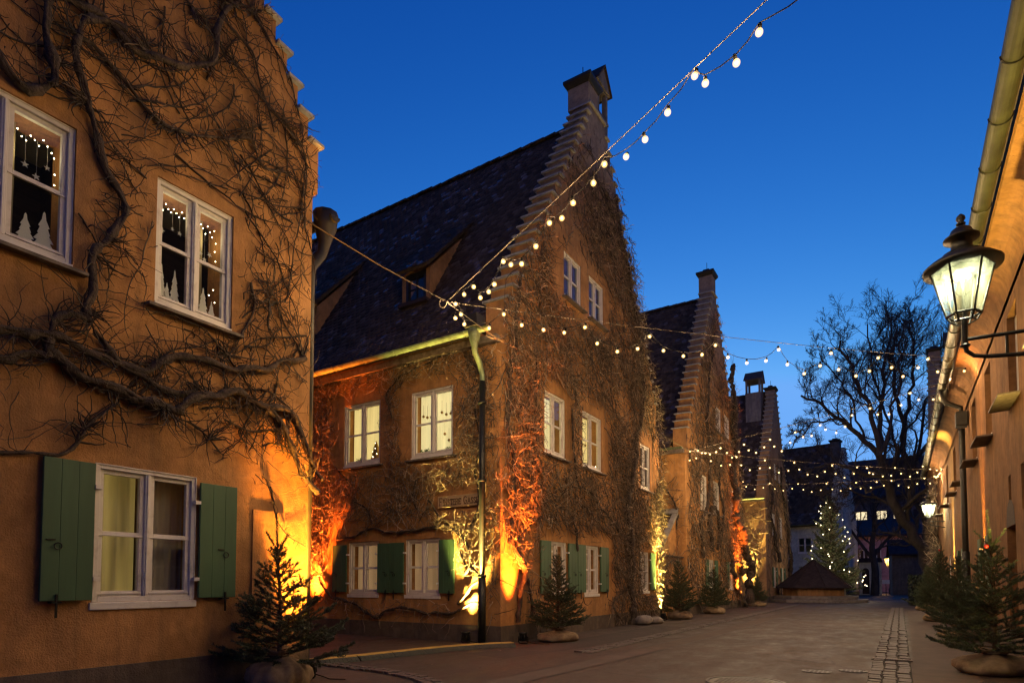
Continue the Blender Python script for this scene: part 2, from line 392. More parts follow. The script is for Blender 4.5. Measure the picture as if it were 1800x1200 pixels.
class MB:
    def __init__(self): self.v, self.f = [], []
    def add(self, vs, fs):
        o = len(self.v); self.v += [tuple(map(float, p)) for p in vs]
        self.f += [tuple(i + o for i in q) for q in fs]; return self
    def box(self, x0, x1, y0, y1, z0, z1):
        return self.mbox(lambda u, z, o: (u, o, z), x0, x1, z0, z1, y0, y1)
    def mbox(self, P, u0, u1, z0, z1, o0, o1):
        c = [P(u, z, o) for o in (o0, o1) for z in (z0, z1) for u in (u0, u1)]
        return self.add(c, [(0, 1, 3, 2), (4, 6, 7, 5), (0, 4, 5, 1), (2, 3, 7, 6), (0, 2, 6, 4), (1, 5, 7, 3)])
    def prism(self, lo, hi):
        n = len(lo)
        return self.add(list(lo) + list(hi), [tuple(range(n))[::-1], tuple(range(n, 2 * n))] + [(i, (i + 1) % n, n + (i + 1) % n, n + i) for i in range(n)])
    def tube(self, pts, rad, n=8, cap=True):
        pts = [Vector(p) for p in pts]
        if not hasattr(rad, '__len__'): rad = [rad] * len(pts)
        o = len(self.v)
        up = None
        for i, p in enumerate(pts):
            t = (pts[min(i + 1, len(pts) - 1)] - pts[max(i - 1, 0)]).normalized()
            if up is None:
                up = Vector((0, 0, 1)) if abs(t.z) < 0.9 else Vector((1, 0, 0))
            a = t.cross(up).normalized(); up = a.cross(t).normalized()
            for k in range(n):
                th = 2 * math.pi * k / n
                q = p + (a * math.cos(th) + up * math.sin(th)) * rad[i]
                self.v.append(tuple(q))
        for i in range(len(pts) - 1):
            for k in range(n):
                a0 = o + i * n + k; a1 = o + i * n + (k + 1) % n
                self.f.append((a0, a1, a1 + n, a0 + n))
        if cap:
            self.f.append(tuple(range(o, o + n))[::-1])
            e = o + (len(pts) - 1) * n
            self.f.append(tuple(range(e, e + n)))
        return self
    def lathe(self, prof, n=16, c=(0, 0, 0), ph=0.0):
        o = len(self.v)
        for r, z in prof:
            for k in range(n):
                th = 2 * math.pi * k / n + ph
                self.v.append((c[0] + r * math.cos(th), c[1] + r * math.sin(th), c[2] + z))
        for i in range(len(prof) - 1):
            for k in range(n):
                a0 = o + i * n + k; a1 = o + i * n + (k + 1) % n
                self.f.append((a0, a1, a1 + n, a0 + n))
        self.f.append(tuple(range(o, o + n))[::-1])
        e = o + (len(prof) - 1) * n
        self.f.append(tuple(range(e, e + n)))
        return self
    def mesh(self, name, mat, smooth=False, off=None):
        me = bpy.data.meshes.new(name)
        v = self.v if off is None else [(p[0] - off[0], p[1] - off[1], p[2] - off[2]) for p in self.v]
        me.from_pydata(v, [], self.f)
        bm = bmesh.new(); bm.from_mesh(me); bmesh.ops.recalc_face_normals(bm, faces=bm.faces); bm.to_mesh(me); bm.free()
        if smooth: me.polygons.foreach_set('use_smooth', [True] * len(me.polygons))
        me.materials.append(M[mat] if isinstance(mat, str) else mat)
        return me
    def build(self, name, mat, parent=None, smooth=False, world=False, bevel=0.0):
        off = parent.location if (world and parent is not None) else None
        o = link(name, self.mesh(name, mat, smooth, off), parent)
        if bevel:
            b = o.modifiers.new('bevel', 'BEVEL'); b.width = bevel; b.segments = 2; b.limit_method = 'ANGLE'
        return o

def tubes(P, Rad, S=3):
    """N polylines of K points each, swept as S-sided tubes"""
    N, K, _ = P.shape
    T = np.gradient(P, axis=1)
    T /= np.linalg.norm(T, axis=2, keepdims=True) + 1e-9
    ref = np.broadcast_to(np.array([0.31, 0.52, 0.79]), T.shape)
    A = np.cross(T, ref); A /= np.linalg.norm(A, axis=2, keepdims=True) + 1e-9
    B = np.cross(T, A)
    th = np.arange(S) * 2 * math.pi / S
    V = P[:, :, None, :] + Rad[:, :, None, None] * (A[:, :, None, :] * np.cos(th)[None, None, :, None] + B[:, :, None, :] * np.sin(th)[None, None, :, None])
    idx = np.arange(N * K * S).reshape(N, K, S)
    a = idx[:, :-1, :]; b = idx[:, 1:, :]
    F = np.stack([a, np.roll(a, -1, 2), np.roll(b, -1, 2), b], axis=-1).reshape(-1, 4)
    return V.reshape(-1, 3), F

def join(parts):
    Vs, Fs, o = [], [], 0
    for V, F in parts:
        Vs.append(V); Fs.append(F + o); o += len(V)
    return np.concatenate(Vs), np.concatenate(Fs)

def catmull(pts, k):
    p = np.array(pts, float)
    if len(p) == 2: return p[0] + (p[1] - p[0]) * np.linspace(0, 1, k)[:, None]
    q = np.vstack([2 * p[0] - p[1], p, 2 * p[-1] - p[-2]])
    d = np.linalg.norm(np.diff(p, axis=0), axis=1); s = np.concatenate([[0], np.cumsum(d)])
    out = []
    for x in np.linspace(0, s[-1], k):
        i = min(max(np.searchsorted(s, x) - 1, 0), len(d) - 1)
        t = (x - s[i]) / max(d[i], 1e-6)
        a, b, c, e = q[i], q[i + 1], q[i + 2], q[i + 3]
        out.append(0.5 * (2 * b + (c - a) * t + (2 * a - 5 * b + 4 * c - e) * t * t + (3 * b - a - 3 * c + e) * t ** 3))
    return np.array(out)

def copy_tree(o, parent=None):
    c = o.copy(); COL.objects.link(c); c.parent = parent
    for ch in list(o.children): copy_tree(ch, c)
    return c
STEM_L=[(0.05,0.04,[(2.26,5.66),(2.27,5.86),(2.21,6.08),(2.28,6.36),(2.4,6.54),(2.63,6.64),(2.77,6.6),(2.91,6.53),(3.06,6.51),(3.28,6.57),(3.56,6.73),(3.73,6.95),(3.84,7.27),(3.92,7.61),(4.1,7.94)]),(0.05,0.05,[(1.85,5.67),(1.93,5.59),(2.01,5.5),(2.11,5.5),(2.25,5.65),(2.29,5.75)]),(0.03,0.015,[(2.49,6.26),(2.61,6.28),(2.75,6.22),(2.89,6.12),(3.03,6.01),(3.22,5.93),(3.42,5.96),(3.67,6.07),(4.02,6.24),(4.26,6.38),(4.39,6.21),(4.52,6.17),(4.88,6.35)]),(0.016,0.012,[(3.5,7.48),(3.72,7.4),(4.0,7.24),(4.3,7.06),(4.61,6.94),(4.9,6.86),(5.07,6.69),(5.11,6.26),(5.09,5.74)]),(0.04,0.05,[(2.87,6.64),(2.74,6.61),(2.54,6.44),(2.49,6.26),(2.45,5.94),(2.5,5.79),(2.58,5.68),(2.67,5.46),(2.78,5.15),(2.88,4.94),(2.9,4.78),(2.86,4.57),(2.7,4.3),(2.67,4.05),(2.6,3.77),(2.62,3.61)]),(0.02,0.012,[(3.94,7.85),(3.97,7.6),(4.14,7.55),(4.31,7.5),(4.37,7.21),(4.51,6.97),(4.62,6.7)]),(0.015,0.01,[(4.22,8.09),(4.38,7.93),(4.54,7.77),(4.77,7.64),(4.95,7.27),(5.04,6.97)]),(0.012,0.008,[(3.27,7.2),(3.25,6.96),(3.24,6.77)]),(0.055,0.045,[(1.93,3.26),(2.0,3.26),(2.13,3.29),(2.29,3.32),(2.46,3.33),(2.65,3.33),(2.83,3.32),(3.0,3.29),(3.18,3.33),(3.38,3.43),(3.56,3.54),(3.86,3.57),(4.32,3.67),(4.63,3.74),(4.9,3.91),(5.1,4.02)]),(0.05,0.05,[(1.93,3.07),(2.01,3.08),(2.21,3.14),(2.35,3.17)]),(0.055,0.04,[(2.32,3.16),(2.29,3.3),(2.33,3.45),(2.41,3.52),(2.56,3.59),(2.67,3.6)]),(0.045,0.03,[(2.66,3.53),(2.89,3.35),(3.11,3.25),(3.29,3.14),(3.51,3.14),(3.65,3.2),(3.67,3.31)]),(0.075,0.045,[(2.33,3.18),(2.58,3.09),(2.83,3.04),(3.19,2.98),(3.47,2.92),(3.65,3.08),(3.91,3.27),(4.18,3.36),(4.45,3.27),(4.69,3.15),(4.83,2.96),(4.95,2.75),(5.05,2.57),(5.18,2.47),(5.34,2.34)]),(0.06,0.04,[(4.48,3.3),(4.85,3.25),(5.03,3.05),(5.18,2.79),(5.3,2.66),(5.43,2.51)]),(0.02,0.015,[(4.05,3.0),(4.24,2.95),(4.54,2.95),(4.8,3.03)]),(0.025,0.02,[(2.0,2.25),(2.3,2.28),(2.48,2.33),(2.59,2.44),(2.71,2.68),(2.91,2.89)]),(0.02,0.012,[(3.46,2.89),(3.66,2.85),(3.83,2.76),(3.99,2.62)]),(0.018,0.012,[(3.36,3.4),(3.22,3.16),(3.15,3.05)]),(0.02,0.012,[(4.35,4.68),(4.38,4.46),(4.31,4.25),(4.19,3.94),(4.03,3.67)]),(0.018,0.015,[(4.55,4.76),(4.69,4.58),(4.89,4.3),(5.13,4.01)])]
STEM_SIDE=[(0.03,0.025,[(-11.45,1.29),(-10.99,0.85),(-10.19,0.65),(-9.61,0.41),(-9.22,0.55),(-8.69,0.64),(-8.17,0.53),(-7.54,0.55),(-7.21,0.71),(-6.93,0.77),(-6.76,0.72)]),(0.022,0.03,[(-10.82,2.15),(-10.22,2.21),(-9.75,2.32),(-9.24,2.25),(-8.6,2.21),(-8.18,2.27),(-7.84,2.31),(-7.45,2.18),(-7.21,1.9),(-7.07,1.56),(-7.21,1.34)]),(0.02,0.02,[(-8.19,2.84),(-7.89,2.54),(-7.55,2.29)]),(0.02,0.015,[(-10.98,3.83),(-10.48,3.39),(-10.35,2.99),(-9.93,2.79),(-9.75,2.44)]),(0.03,0.02,[(-7.35,0.74),(-7.07,1.04),(-6.85,1.23),(-7.21,1.57),(-7.35,1.91),(-7.08,2.23),(-6.85,2.7),(-6.99,3.28),(-6.85,3.86),(-6.99,4.59),(-6.81,5.13),(-7.23,5.67)]),(0.025,0.02,[(-11.89,0.48),(-11.85,1.47),(-12.07,2.29),(-11.75,3.04),(-11.97,3.74),(-12.13,4.68),(-11.8,5.56)]),(0.02,0.012,[(-8.5,3.3),(-8.6,3.03),(-8.55,2.78),(-8.44,2.66)]),(0.022,0.014,[(-9.16,4.72),(-9.33,5.2),(-8.95,5.6),(-8.21,5.7),(-7.47,5.87),(-6.86,5.9)])]
STEM_GABLE=[(0.09,0.04,[(16.0,-0.13),(16.2,1.52),(15.99,3.09),(16.54,4.78),(17.22,6.6),(17.08,8.27),(16.22,9.97),(15.62,11.0),(15.43,11.79)]),(0.06,0.03,[(10.24,0.39),(10.39,1.31),(9.99,2.07),(10.14,3.09),(9.89,4.06),(9.99,5.32),(10.25,6.44),(10.36,7.42)]),(0.03,0.02,[(12.94,1.93),(12.59,2.7),(11.52,2.91),(10.8,2.95)]),(0.03,0.02,[(10.79,0.44),(10.68,1.19),(10.24,1.87),(10.91,2.61),(10.68,3.52)]),(0.02,0.012,[(15.63,11.41),(14.95,11.11),(14.66,11.45),(13.95,11.66)]),(0.03,0.02,[(16.05,2.31),(14.52,2.95),(13.51,3.41),(12.89,3.6),(12.7,5.18)]),(0.02,0.02,[(9.83,4.83),(10.14,4.57),(10.92,5.11),(11.04,6.0)]),(0.03,0.02,[(16.23,1.04),(15.03,0.6),(15.6,0.13)]),(0.02,0.012,[(16.58,6.44),(15.55,7.44),(14.59,7.44),(14.22,6.72)])]
STEM_H2=[(0.2,0.1,[(31.16,-0.04),(31.26,1.23),(30.85,2.46),(29.26,3.71),(28.67,4.83),(28.65,6.12),(29.0,8.02),(28.77,11.14)]),(0.1,0.08,[(30.41,-0.01),(28.86,1.22),(28.24,1.73),(29.15,2.13),(30.29,1.63),(31.57,1.78)]),(0.09,0.05,[(24.72,2.34),(24.62,3.47),(25.26,4.22),(26.32,3.36),(25.89,2.51)]),(0.06,0.04,[(23.64,2.08),(23.38,3.15),(24.41,4.35),(24.91,5.79),(24.61,8.03),(25.45,10.61),(26.28,12.35)]),(0.05,0.03,[(26.47,2.65),(26.95,4.14),(26.45,5.55),(27.34,7.18)])]
STEM_H3=[(0.12,0.05,[(45.36,1.63),(45.11,3.56),(43.94,5.78),(42.73,7.14),(42.46,8.58)]),(0.1,0.05,[(40.67,2.47),(39.44,3.97),(38.44,5.25),(39.35,6.71)])]
STRINGS=[((-5.5,6.91,5.25),(1.4,4.0,5.9),[(-5.03,6.71,5.16),(-4.8,6.62,5.17),(-4.64,6.55,4.95),(-4.45,6.47,4.95),(-4.32,6.41,4.99),(-4.13,6.33,5.2),(-3.98,6.27,5.09),(-3.77,6.18,5.0),(-3.5,6.06,5.08),(-3.27,5.97,5.24),(-3.07,5.89,5.19),(-2.89,5.81,5.26),(-2.59,5.68,5.3),(-2.44,5.62,5.41),(-2.16,5.5,5.31),(-1.93,5.4,5.33),(-1.68,5.3,5.42),(-1.4,5.18,5.55),(-1.3,5.14,5.41),(-1.02,5.02,5.37),(-0.83,4.94,5.47)]),((-5.5,6.91,5.25),(1.5,16.42,5.97),[(-5.42,7.02,5.03),(-5.42,7.02,5.24),(-5.37,7.09,5.1),(-5.34,7.13,4.96),(-5.11,7.44,4.96),(-4.97,7.63,5.21),(-4.8,7.87,5.09),(-4.58,8.16,5.07),(-4.37,8.45,5.08),(-4.15,8.74,5.22),(-4.02,8.92,4.99),(-3.8,9.22,4.91),(-3.57,9.53,5.01),(-3.43,9.72,5.25),(-3.27,9.94,5.05),(-3.03,10.26,5.01),(-2.8,10.58,5.09),(-2.63,10.82,5.3),(-2.47,11.03,5.12),(-2.22,11.36,5.07),(-1.96,11.72,5.17),(-1.78,11.97,5.42),(-1.66,12.13,5.17),(-1.42,12.46,5.05),(-1.18,12.78,5.25),(-1.01,13.01,5.53),(-0.9,13.17,5.24),(-0.63,13.53,5.17),(-0.41,13.82,5.31),(-0.26,14.03,5.61),(-0.04,14.32,5.46),(0.15,14.58,5.32),(0.42,14.95,5.56),(0.6,15.2,5.78),(0.77,15.43,5.55),(1.27,16.1,5.67)]),((-5.5,19.15,5.28),(1.5,18.3,6.15),[(-5.23,19.12,5.25),(-5.1,19.1,5.16),(-4.99,19.09,5.14),(-4.85,19.07,5.09),(-4.66,19.05,5.13),(-4.52,19.03,5.23),(-4.33,19.01,5.06),(-3.97,18.96,5.04),(-3.82,18.95,5.24),(-3.69,18.93,5.05),(-3.48,18.9,4.95),(-3.25,18.88,5.08),(-3.08,18.86,5.28),(-2.97,18.84,5.06),(-2.77,18.82,4.9),(-2.54,18.79,5.11),(-2.4,18.77,5.38),(-2.2,18.75,5.22),(-1.98,18.72,5.22),(-1.76,18.7,5.48),(-1.63,18.68,5.34),(-1.37,18.65,5.21),(-1.15,18.62,5.34),(-0.98,18.6,5.62),(-0.56,18.55,5.73),(-0.39,18.53,5.54),(-0.14,18.5,5.5),(0.13,18.47,5.69),(0.33,18.44,5.96),(0.51,18.42,5.76),(0.81,18.38,5.71),(1.06,18.35,5.96),(1.16,18.34,6.13),(1.26,18.33,6.25),(1.43,18.31,6.11)]),((-5.5,19.15,5.28),(1.5,28.6,5.45),[(-5.5,19.15,4.98),(-5.49,19.17,5.27),(-5.35,19.36,5.07),(-5.01,19.81,5.02),(-4.77,20.13,4.9),(-4.56,20.42,4.95),(-4.51,20.49,5.19),(-4.4,20.63,5.22),(-4.29,20.79,4.97),(-4.08,21.06,4.83),(-3.83,21.4,4.92),(-3.7,21.59,5.2),(-3.58,21.74,4.96),(-3.35,22.05,4.83),(-3.1,22.39,4.92),(-2.94,22.6,5.21),(-2.81,22.78,4.99),(-2.59,23.07,4.84),(-2.33,23.43,4.81),(-2.12,23.71,4.99),(-1.91,24.0,5.23),(-1.82,24.12,4.95),(-1.57,24.46,4.84),(-1.3,24.83,5.01),(-1.2,24.96,5.25),(-0.91,25.35,5.26),(-0.84,25.45,5.09),(-0.73,25.59,5.06),(-0.44,25.99,5.01),(-0.18,26.33,5.06),(-0.06,26.49,5.36),(0.13,26.75,5.17),(0.41,27.12,5.09),(0.65,27.45,5.27),(0.83,27.69,5.52),(1.07,28.02,5.44),(1.29,28.31,5.42)]),((-6.41,31.25,5.9),(1.5,29.7,5.35),[(-6.38,31.24,6.06),(-6.23,31.22,5.8),(-5.82,31.13,5.63),(-5.42,31.06,5.66),(-5.12,31.0,5.84),(-4.89,30.95,5.55),(-4.51,30.88,5.43),(-4.12,30.8,5.48),(-3.86,30.75,5.67),(-3.64,30.71,5.38),(-3.29,30.64,5.24),(-2.91,30.56,5.28),(-2.67,30.52,5.54),(-2.44,30.47,5.27),(-2.11,30.41,5.17),(-1.73,30.33,5.23),(-1.51,30.29,5.46),(-1.34,30.26,5.19),(-0.96,30.18,5.18),(-0.74,30.14,5.4),(-0.48,30.09,5.22),(-0.2,30.03,5.39),(0.04,29.99,5.16),(0.39,29.92,5.05),(0.69,29.86,5.16),(0.94,29.81,5.36),(1.12,29.77,5.13),(1.27,29.74,5.4),(1.33,29.73,5.36),(1.38,29.72,5.4),(1.42,29.72,5.47),(1.46,29.71,5.51),(1.49,29.7,5.62)])]
LIMBS=[(0.55,0.3,[(1.63,48.46,0.21),(1.44,48.2,2.73),(0.7,47.64,4.39),(-0.14,47.02,6.06),(-0.67,46.61,7.55),(-0.94,46.34,9.4)]),(0.24,0.08,[(-0.88,46.38,9.21),(-1.73,45.78,10.44),(-2.89,44.99,11.55),(-4.11,44.15,12.81),(-5.17,43.45,13.29)]),(0.22,0.07,[(-0.91,45.18,9.19),(-1.2,44.88,11.36),(-1.67,44.49,13.17),(-2.3,43.99,14.98),(-2.81,43.58,16.49)]),(0.22,0.06,[(-0.92,47.51,9.79),(-0.8,47.46,12.26),(-0.61,47.45,14.54),(-0.26,47.53,17.2),(-0.09,47.55,18.72)]),(0.18,0.06,[(-0.74,44.18,7.76),(-1.84,43.48,7.93),(-3.17,42.61,8.46),(-4.21,41.96,8.21),(-5.27,41.32,7.65)]),(0.36,0.2,[(1.89,50.97,0.47),(1.6,50.56,4.75),(1.12,50.14,6.89),(0.77,49.82,8.64),(0.55,49.59,10.39),(0.52,49.49,11.95)]),(0.18,0.06,[(0.51,48.31,11.69),(0.17,47.99,13.78),(0.03,47.78,16.06),(0.28,47.82,18.15)]),(0.18,0.06,[(0.53,50.67,12.21),(1.0,50.82,14.8),(1.2,50.8,17.59),(1.18,50.68,19.66)]),(0.2,0.06,[(0.71,49.77,9.03),(1.63,50.28,10.2),(2.42,50.7,11.76),(3.14,51.03,14.09),(3.91,51.41,16.04)]),(0.16,0.06,[(0.86,52.26,8.59),(1.36,52.46,10.63),(1.66,52.52,13.08),(2.35,52.8,15.93),(2.94,53.02,18.78)]),(0.14,0.05,[(-0.58,49.04,7.48),(-0.05,49.29,9.03),(-0.15,49.09,11.37),(-0.92,48.48,13.7),(-1.36,48.08,16.04),(-1.46,47.87,18.76)]),(0.14,0.05,[(-0.89,44.02,8.99),(-0.45,44.24,10.04),(0.06,44.43,12.51),(0.32,44.48,14.62),(0.62,44.54,17.09)]),(0.1,0.04,[(-1.81,48.07,10.9),(-2.57,47.44,13.7),(-3.67,46.64,15.65),(-4.3,46.18,16.82)]),(0.1,0.04,[(-2.96,46.11,11.81),(-4.31,45.25,11.88),(-5.29,44.67,11.12),(-5.96,44.31,9.98)]),(0.12,0.05,[(-0.62,43.11,7.07),(-1.67,42.46,6.72),(-2.82,41.72,7.07),(-3.71,41.19,6.38)])]

# ------------------------------------------------------------------ ground
def sheet(name, x0, x1, y0, y1, z, mat, kind='structure', parent=None):
    o = MB().add([(x0, y0, z), (x1, y0, z), (x1, y1, z), (x0, y1, z)], [(0, 1, 2, 3)]).build(name, mat, parent)
    if kind: o['kind'] = kind
    return o
ground = sheet('ground', -300, 300, -200, 500, 0.0, 'asphalt')

def strip(name, pts, w, z, mat):
    c = catmull(pts, 40); m = MB()
    for i in range(39):
        t = c[i + 1] - c[i]; t /= np.linalg.norm(t); nr = np.array([-t[1], t[0]]) * w / 2
        if i == 0: m.v += [(*(c[0] - nr), z), (*(c[0] + nr), z)]
        m.v += [(*(c[i + 1] - nr), z), (*(c[i + 1] + nr), z)]
        k = len(m.v) - 4; m.f.append((k, k + 2, k + 3, k + 1))
    o = m.build(name, mat); o['kind'] = 'structure'; return o
TR = [(-4.15, 3.4), (-4.0, 5.0), (-3.9, 6.9), (-3.75, 9.4), (-3.6, 14.0), (-3.6, 19.0), (-3.7, 30.0)]
strip('trench_patch', TR, 0.42, 0.0030, 'patch_light')
for s_ in (-1, 1): strip('trench_seam', [(x + s_ * 0.215, y) for x, y in TR], 0.022, 0.0055, 'seam')
strip('repair_patch', [(0.35, 7.0), (0.5, 13.0), (0.55, 30.0)], 0.7, 0.0028, 'patch_light')
strip('repair_patch', [(-5.6, 8.0), (-5.2, 10.5), (-5.1, 16.0)], 0.9, 0.0034, 'patch')

# ------------------------------------------------------------------ houses
def wall_grid(us, zs, inside, th, P):
    """solid wall made of the grid cells for which inside(u, z) holds, thickness th behind the face"""
    us = sorted(set(round(u, 4) for u in us)); zs = sorted(set(round(z, 4) for z in zs))
    mb = MB()
    nu, nz = len(us) - 1, len(zs) - 1
    ok = [[inside((us[i] + us[i + 1]) / 2, (zs[j] + zs[j + 1]) / 2) for j in range(nz)] for i in range(nu)]
    idx = {}
    def vid(i, j, s):
        k = (i, j, s)
        if k not in idx:
            idx[k] = len(mb.v); mb.v.append(tuple(map(float, P(us[i], zs[j], -th if s else 0.0))))
        return idx[k]
    for i in range(nu):
        for j in range(nz):
            if not ok[i][j]: continue
            mb.f.append((vid(i, j, 0), vid(i + 1, j, 0), vid(i + 1, j + 1, 0), vid(i, j + 1, 0)))
            mb.f.append((vid(i, j, 1), vid(i, j + 1, 1), vid(i + 1, j + 1, 1), vid(i + 1, j, 1)))
            for di, dj, a, b in ((-1, 0, (i, j), (i, j + 1)), (1, 0, (i + 1, j), (i + 1, j + 1)), (0, -1, (i, j), (i + 1, j)), (0, 1, (i, j + 1), (i + 1, j + 1))):
                ii, jj = i + di, j + dj
                if not (0 <= ii < nu and 0 <= jj < nz) or not ok[ii][jj]:
                    mb.f.append((vid(*a, 0), vid(*b, 0), vid(*b, 1), vid(*a, 1)))
    return mb

def front(u, z, o): return (o, u, z)
def side(u, z, o): return (u, -o, z)

def curtain(house, P, u0, u1, z0, z1, o, mat, label, folds=9, drape=0.5):
    mb = MB(); n = folds * 8
    for i in range(n + 1):
        t = i / n
        d = 0.018 * math.sin(t * folds * 2 * math.pi) + 0.006 * math.sin(t * folds * 5.3)
        u = u0 + (u1 - u0) * t
        mb.v += [P(u, z0, o + d), P(u, z1, o + d * drape)]
    mb.f = [(2 * i, 2 * i + 2, 2 * i + 3, 2 * i + 1) for i in range(n)]
    ob = link('curtain', mb.mesh('curtain', mat, True))
    ob.location = house.location; ob.rotation_euler = house.rotation_euler
    return tag(ob, label, 'curtain')

def window(house, P, w):
    u0, u1, z0, z1 = w['r']
    dep = w.get('dep', 0.0)                     # extra recess
    fb, ff = -0.13 - dep, -0.03 - dep
    e = 0.05
    m = MB()
    m.mbox(P, u0, u0 + e, z0, z1, fb, ff); m.mbox(P, u1 - e, u1, z0, z1, fb, ff)
    m.mbox(P, u0 + e, u1 - e, z1 - e, z1, fb, ff); m.mbox(P, u0 + e, u1 - e, z0, z0 + e, fb, ff)
    um = (u0 + u1) / 2
    m.mbox(P, um - 0.028, um + 0.028, z0 + e, z1 - e, fb, ff - 0.008)
    m.mbox(P, um - 0.012, um + 0.012, z0 + e, z1 - e, ff - 0.008, ff + 0.004)
    # thin outer lip
    l = 0.014
    m.mbox(P, u0 + 0.002, u0 + l, z0 + l, z1 - l, ff, ff + 0.012); m.mbox(P, u1 - l, u1 - 0.002, z0 + l, z1 - l, ff, ff + 0.012)
    m.mbox(P, u0 + 0.002, u1 - 0.002, z1 - l, z1 - 0.002, ff, ff + 0.012)
    win = m.build('window', 'white', house, bevel=0.004)
    for a, b in ((u0 + e, um - 0.028), (um + 0.028, u1 - e)):
        s = MB(); sw = 0.042; sb, sf = ff - 0.075, ff - 0.03
        za, zb = z0 + e, z1 - e
        zm = (za + zb) / 2
        s.mbox(P, a, a + sw, za, zb, sb, sf); s.mbox(P, b - sw, b, za, zb, sb, sf)
        s.mbox(P, a + sw, b - sw, zb - sw, zb, sb, sf); s.mbox(P, a + sw, b - sw, za, za + sw + 0.012, sb, sf)
        s.mbox(P, a + sw, b - sw, zm - 0.018, zm + 0.018, sb + 0.01, sf)
        s.mbox(P, a + 0.004, b - 0.004, zm - 0.028, zm - 0.014, sf, sf + 0.012)
        s.mbox(P, a + 0.004, b - 0.004, za + 0.02, za + 0.036, sf, sf + 0.014)
        s.build('sash', 'white', win, bevel=0.003)
        for q0, q1 in ((za + sw + 0.012, zm - 0.018), (zm + 0.018, zb - sw)):
            MB().mbox(P, a + sw - 0.004, b - sw + 0.004, q0 - 0.004, q1 + 0.004, sb + 0.018, sb + 0.024).build('pane', 'glass', win)
    if w.get('sill'):
        so = w['sill']
        t = 0.035
        pts = [(u0 - 0.1, -0.12), (u1 + 0.1, -0.12), (u1 + 0.1, so), (u0 - 0.1, so)]
        lo = [P(u, z0 - 0.075 - (0.02 if o > 0 else 0), o) for u, o in pts]; hi = [P(u, z0 - 0.075 + t - (0.02 if o > 0 else 0), o) for u, o in pts]
        MB().prism(lo, hi).build('sill', w.get('sillmat', 'sill'), win, bevel=0.006)
        m2 = MB().mbox(P, u0, u1, z0 - 0.038, z0 - 0.002, -0.12, 0.012).build('sill_board', 'white', win, bevel=0.004)
    else:
        MB().mbox(P, u0 - 0.02, u1 + 0.02, z0 - 0.075, z0 - 0.002, -0.12, 0.02).build('sill_board', 'white', win, bevel=0.006)
    return win

def shutter(house, P, u0, u1, z0, z1, hinge_side):
    m = MB(); nb = 3
    wv = (u1 - u0) / nb
    for i in range(nb):
        m.mbox(P, u0 + i * wv + 0.0007, u0 + (i + 1) * wv - 0.0007, z0, z1, 0.026, 0.058)
    m.mbox(P, u0 + 0.004, u1 - 0.004, z0 + 0.004, z1 - 0.004, 0.03, 0.0545)
    sh = m.build('shutter', 'green', house, bevel=0.004)
    hu = u1 if hinge_side > 0 else u0
    h = MB()
    for zz in (z0 + 0.2, z1 - 0.22):
        h.mbox(P, min(hu, hu + hinge_side * 0.06), max(hu, hu + hinge_side * 0.06), zz - 0.018, zz + 0.018, 0.01, 0.066)
    h.build('hinge', 'white', sh)
    k = MB(); uc = u0 + (u1 - u0) * (0.3 if hinge_side > 0 else 0.7)
    k.mbox(P, uc - 0.008, uc + 0.008, z0 - 0.15, z0 + 0.06, 0.06, 0.075)
    k.mbox(P, uc - 0.04, uc + 0.04, z0 - 0.02, z0 - 0.004, 0.0, 0.074)
    k.build('holdback_hook', 'iron', sh)
    zc = (z0 + z1) / 2 - 0.15
    r = [P(uc + 0.03 * math.cos(t), zc + 0.03 * math.sin(t), 0.068) for t in np.linspace(0, 6.28, 13)]
    MB().tube(r, 0.005, 5, False).build('ring_pull', 'iron', sh)
    MB().mbox(P, uc - 0.09, uc - 0.02, zc + 0.05, zc + 0.062, 0.058, 0.068).build('latch', 'iron', sh)
    return sh

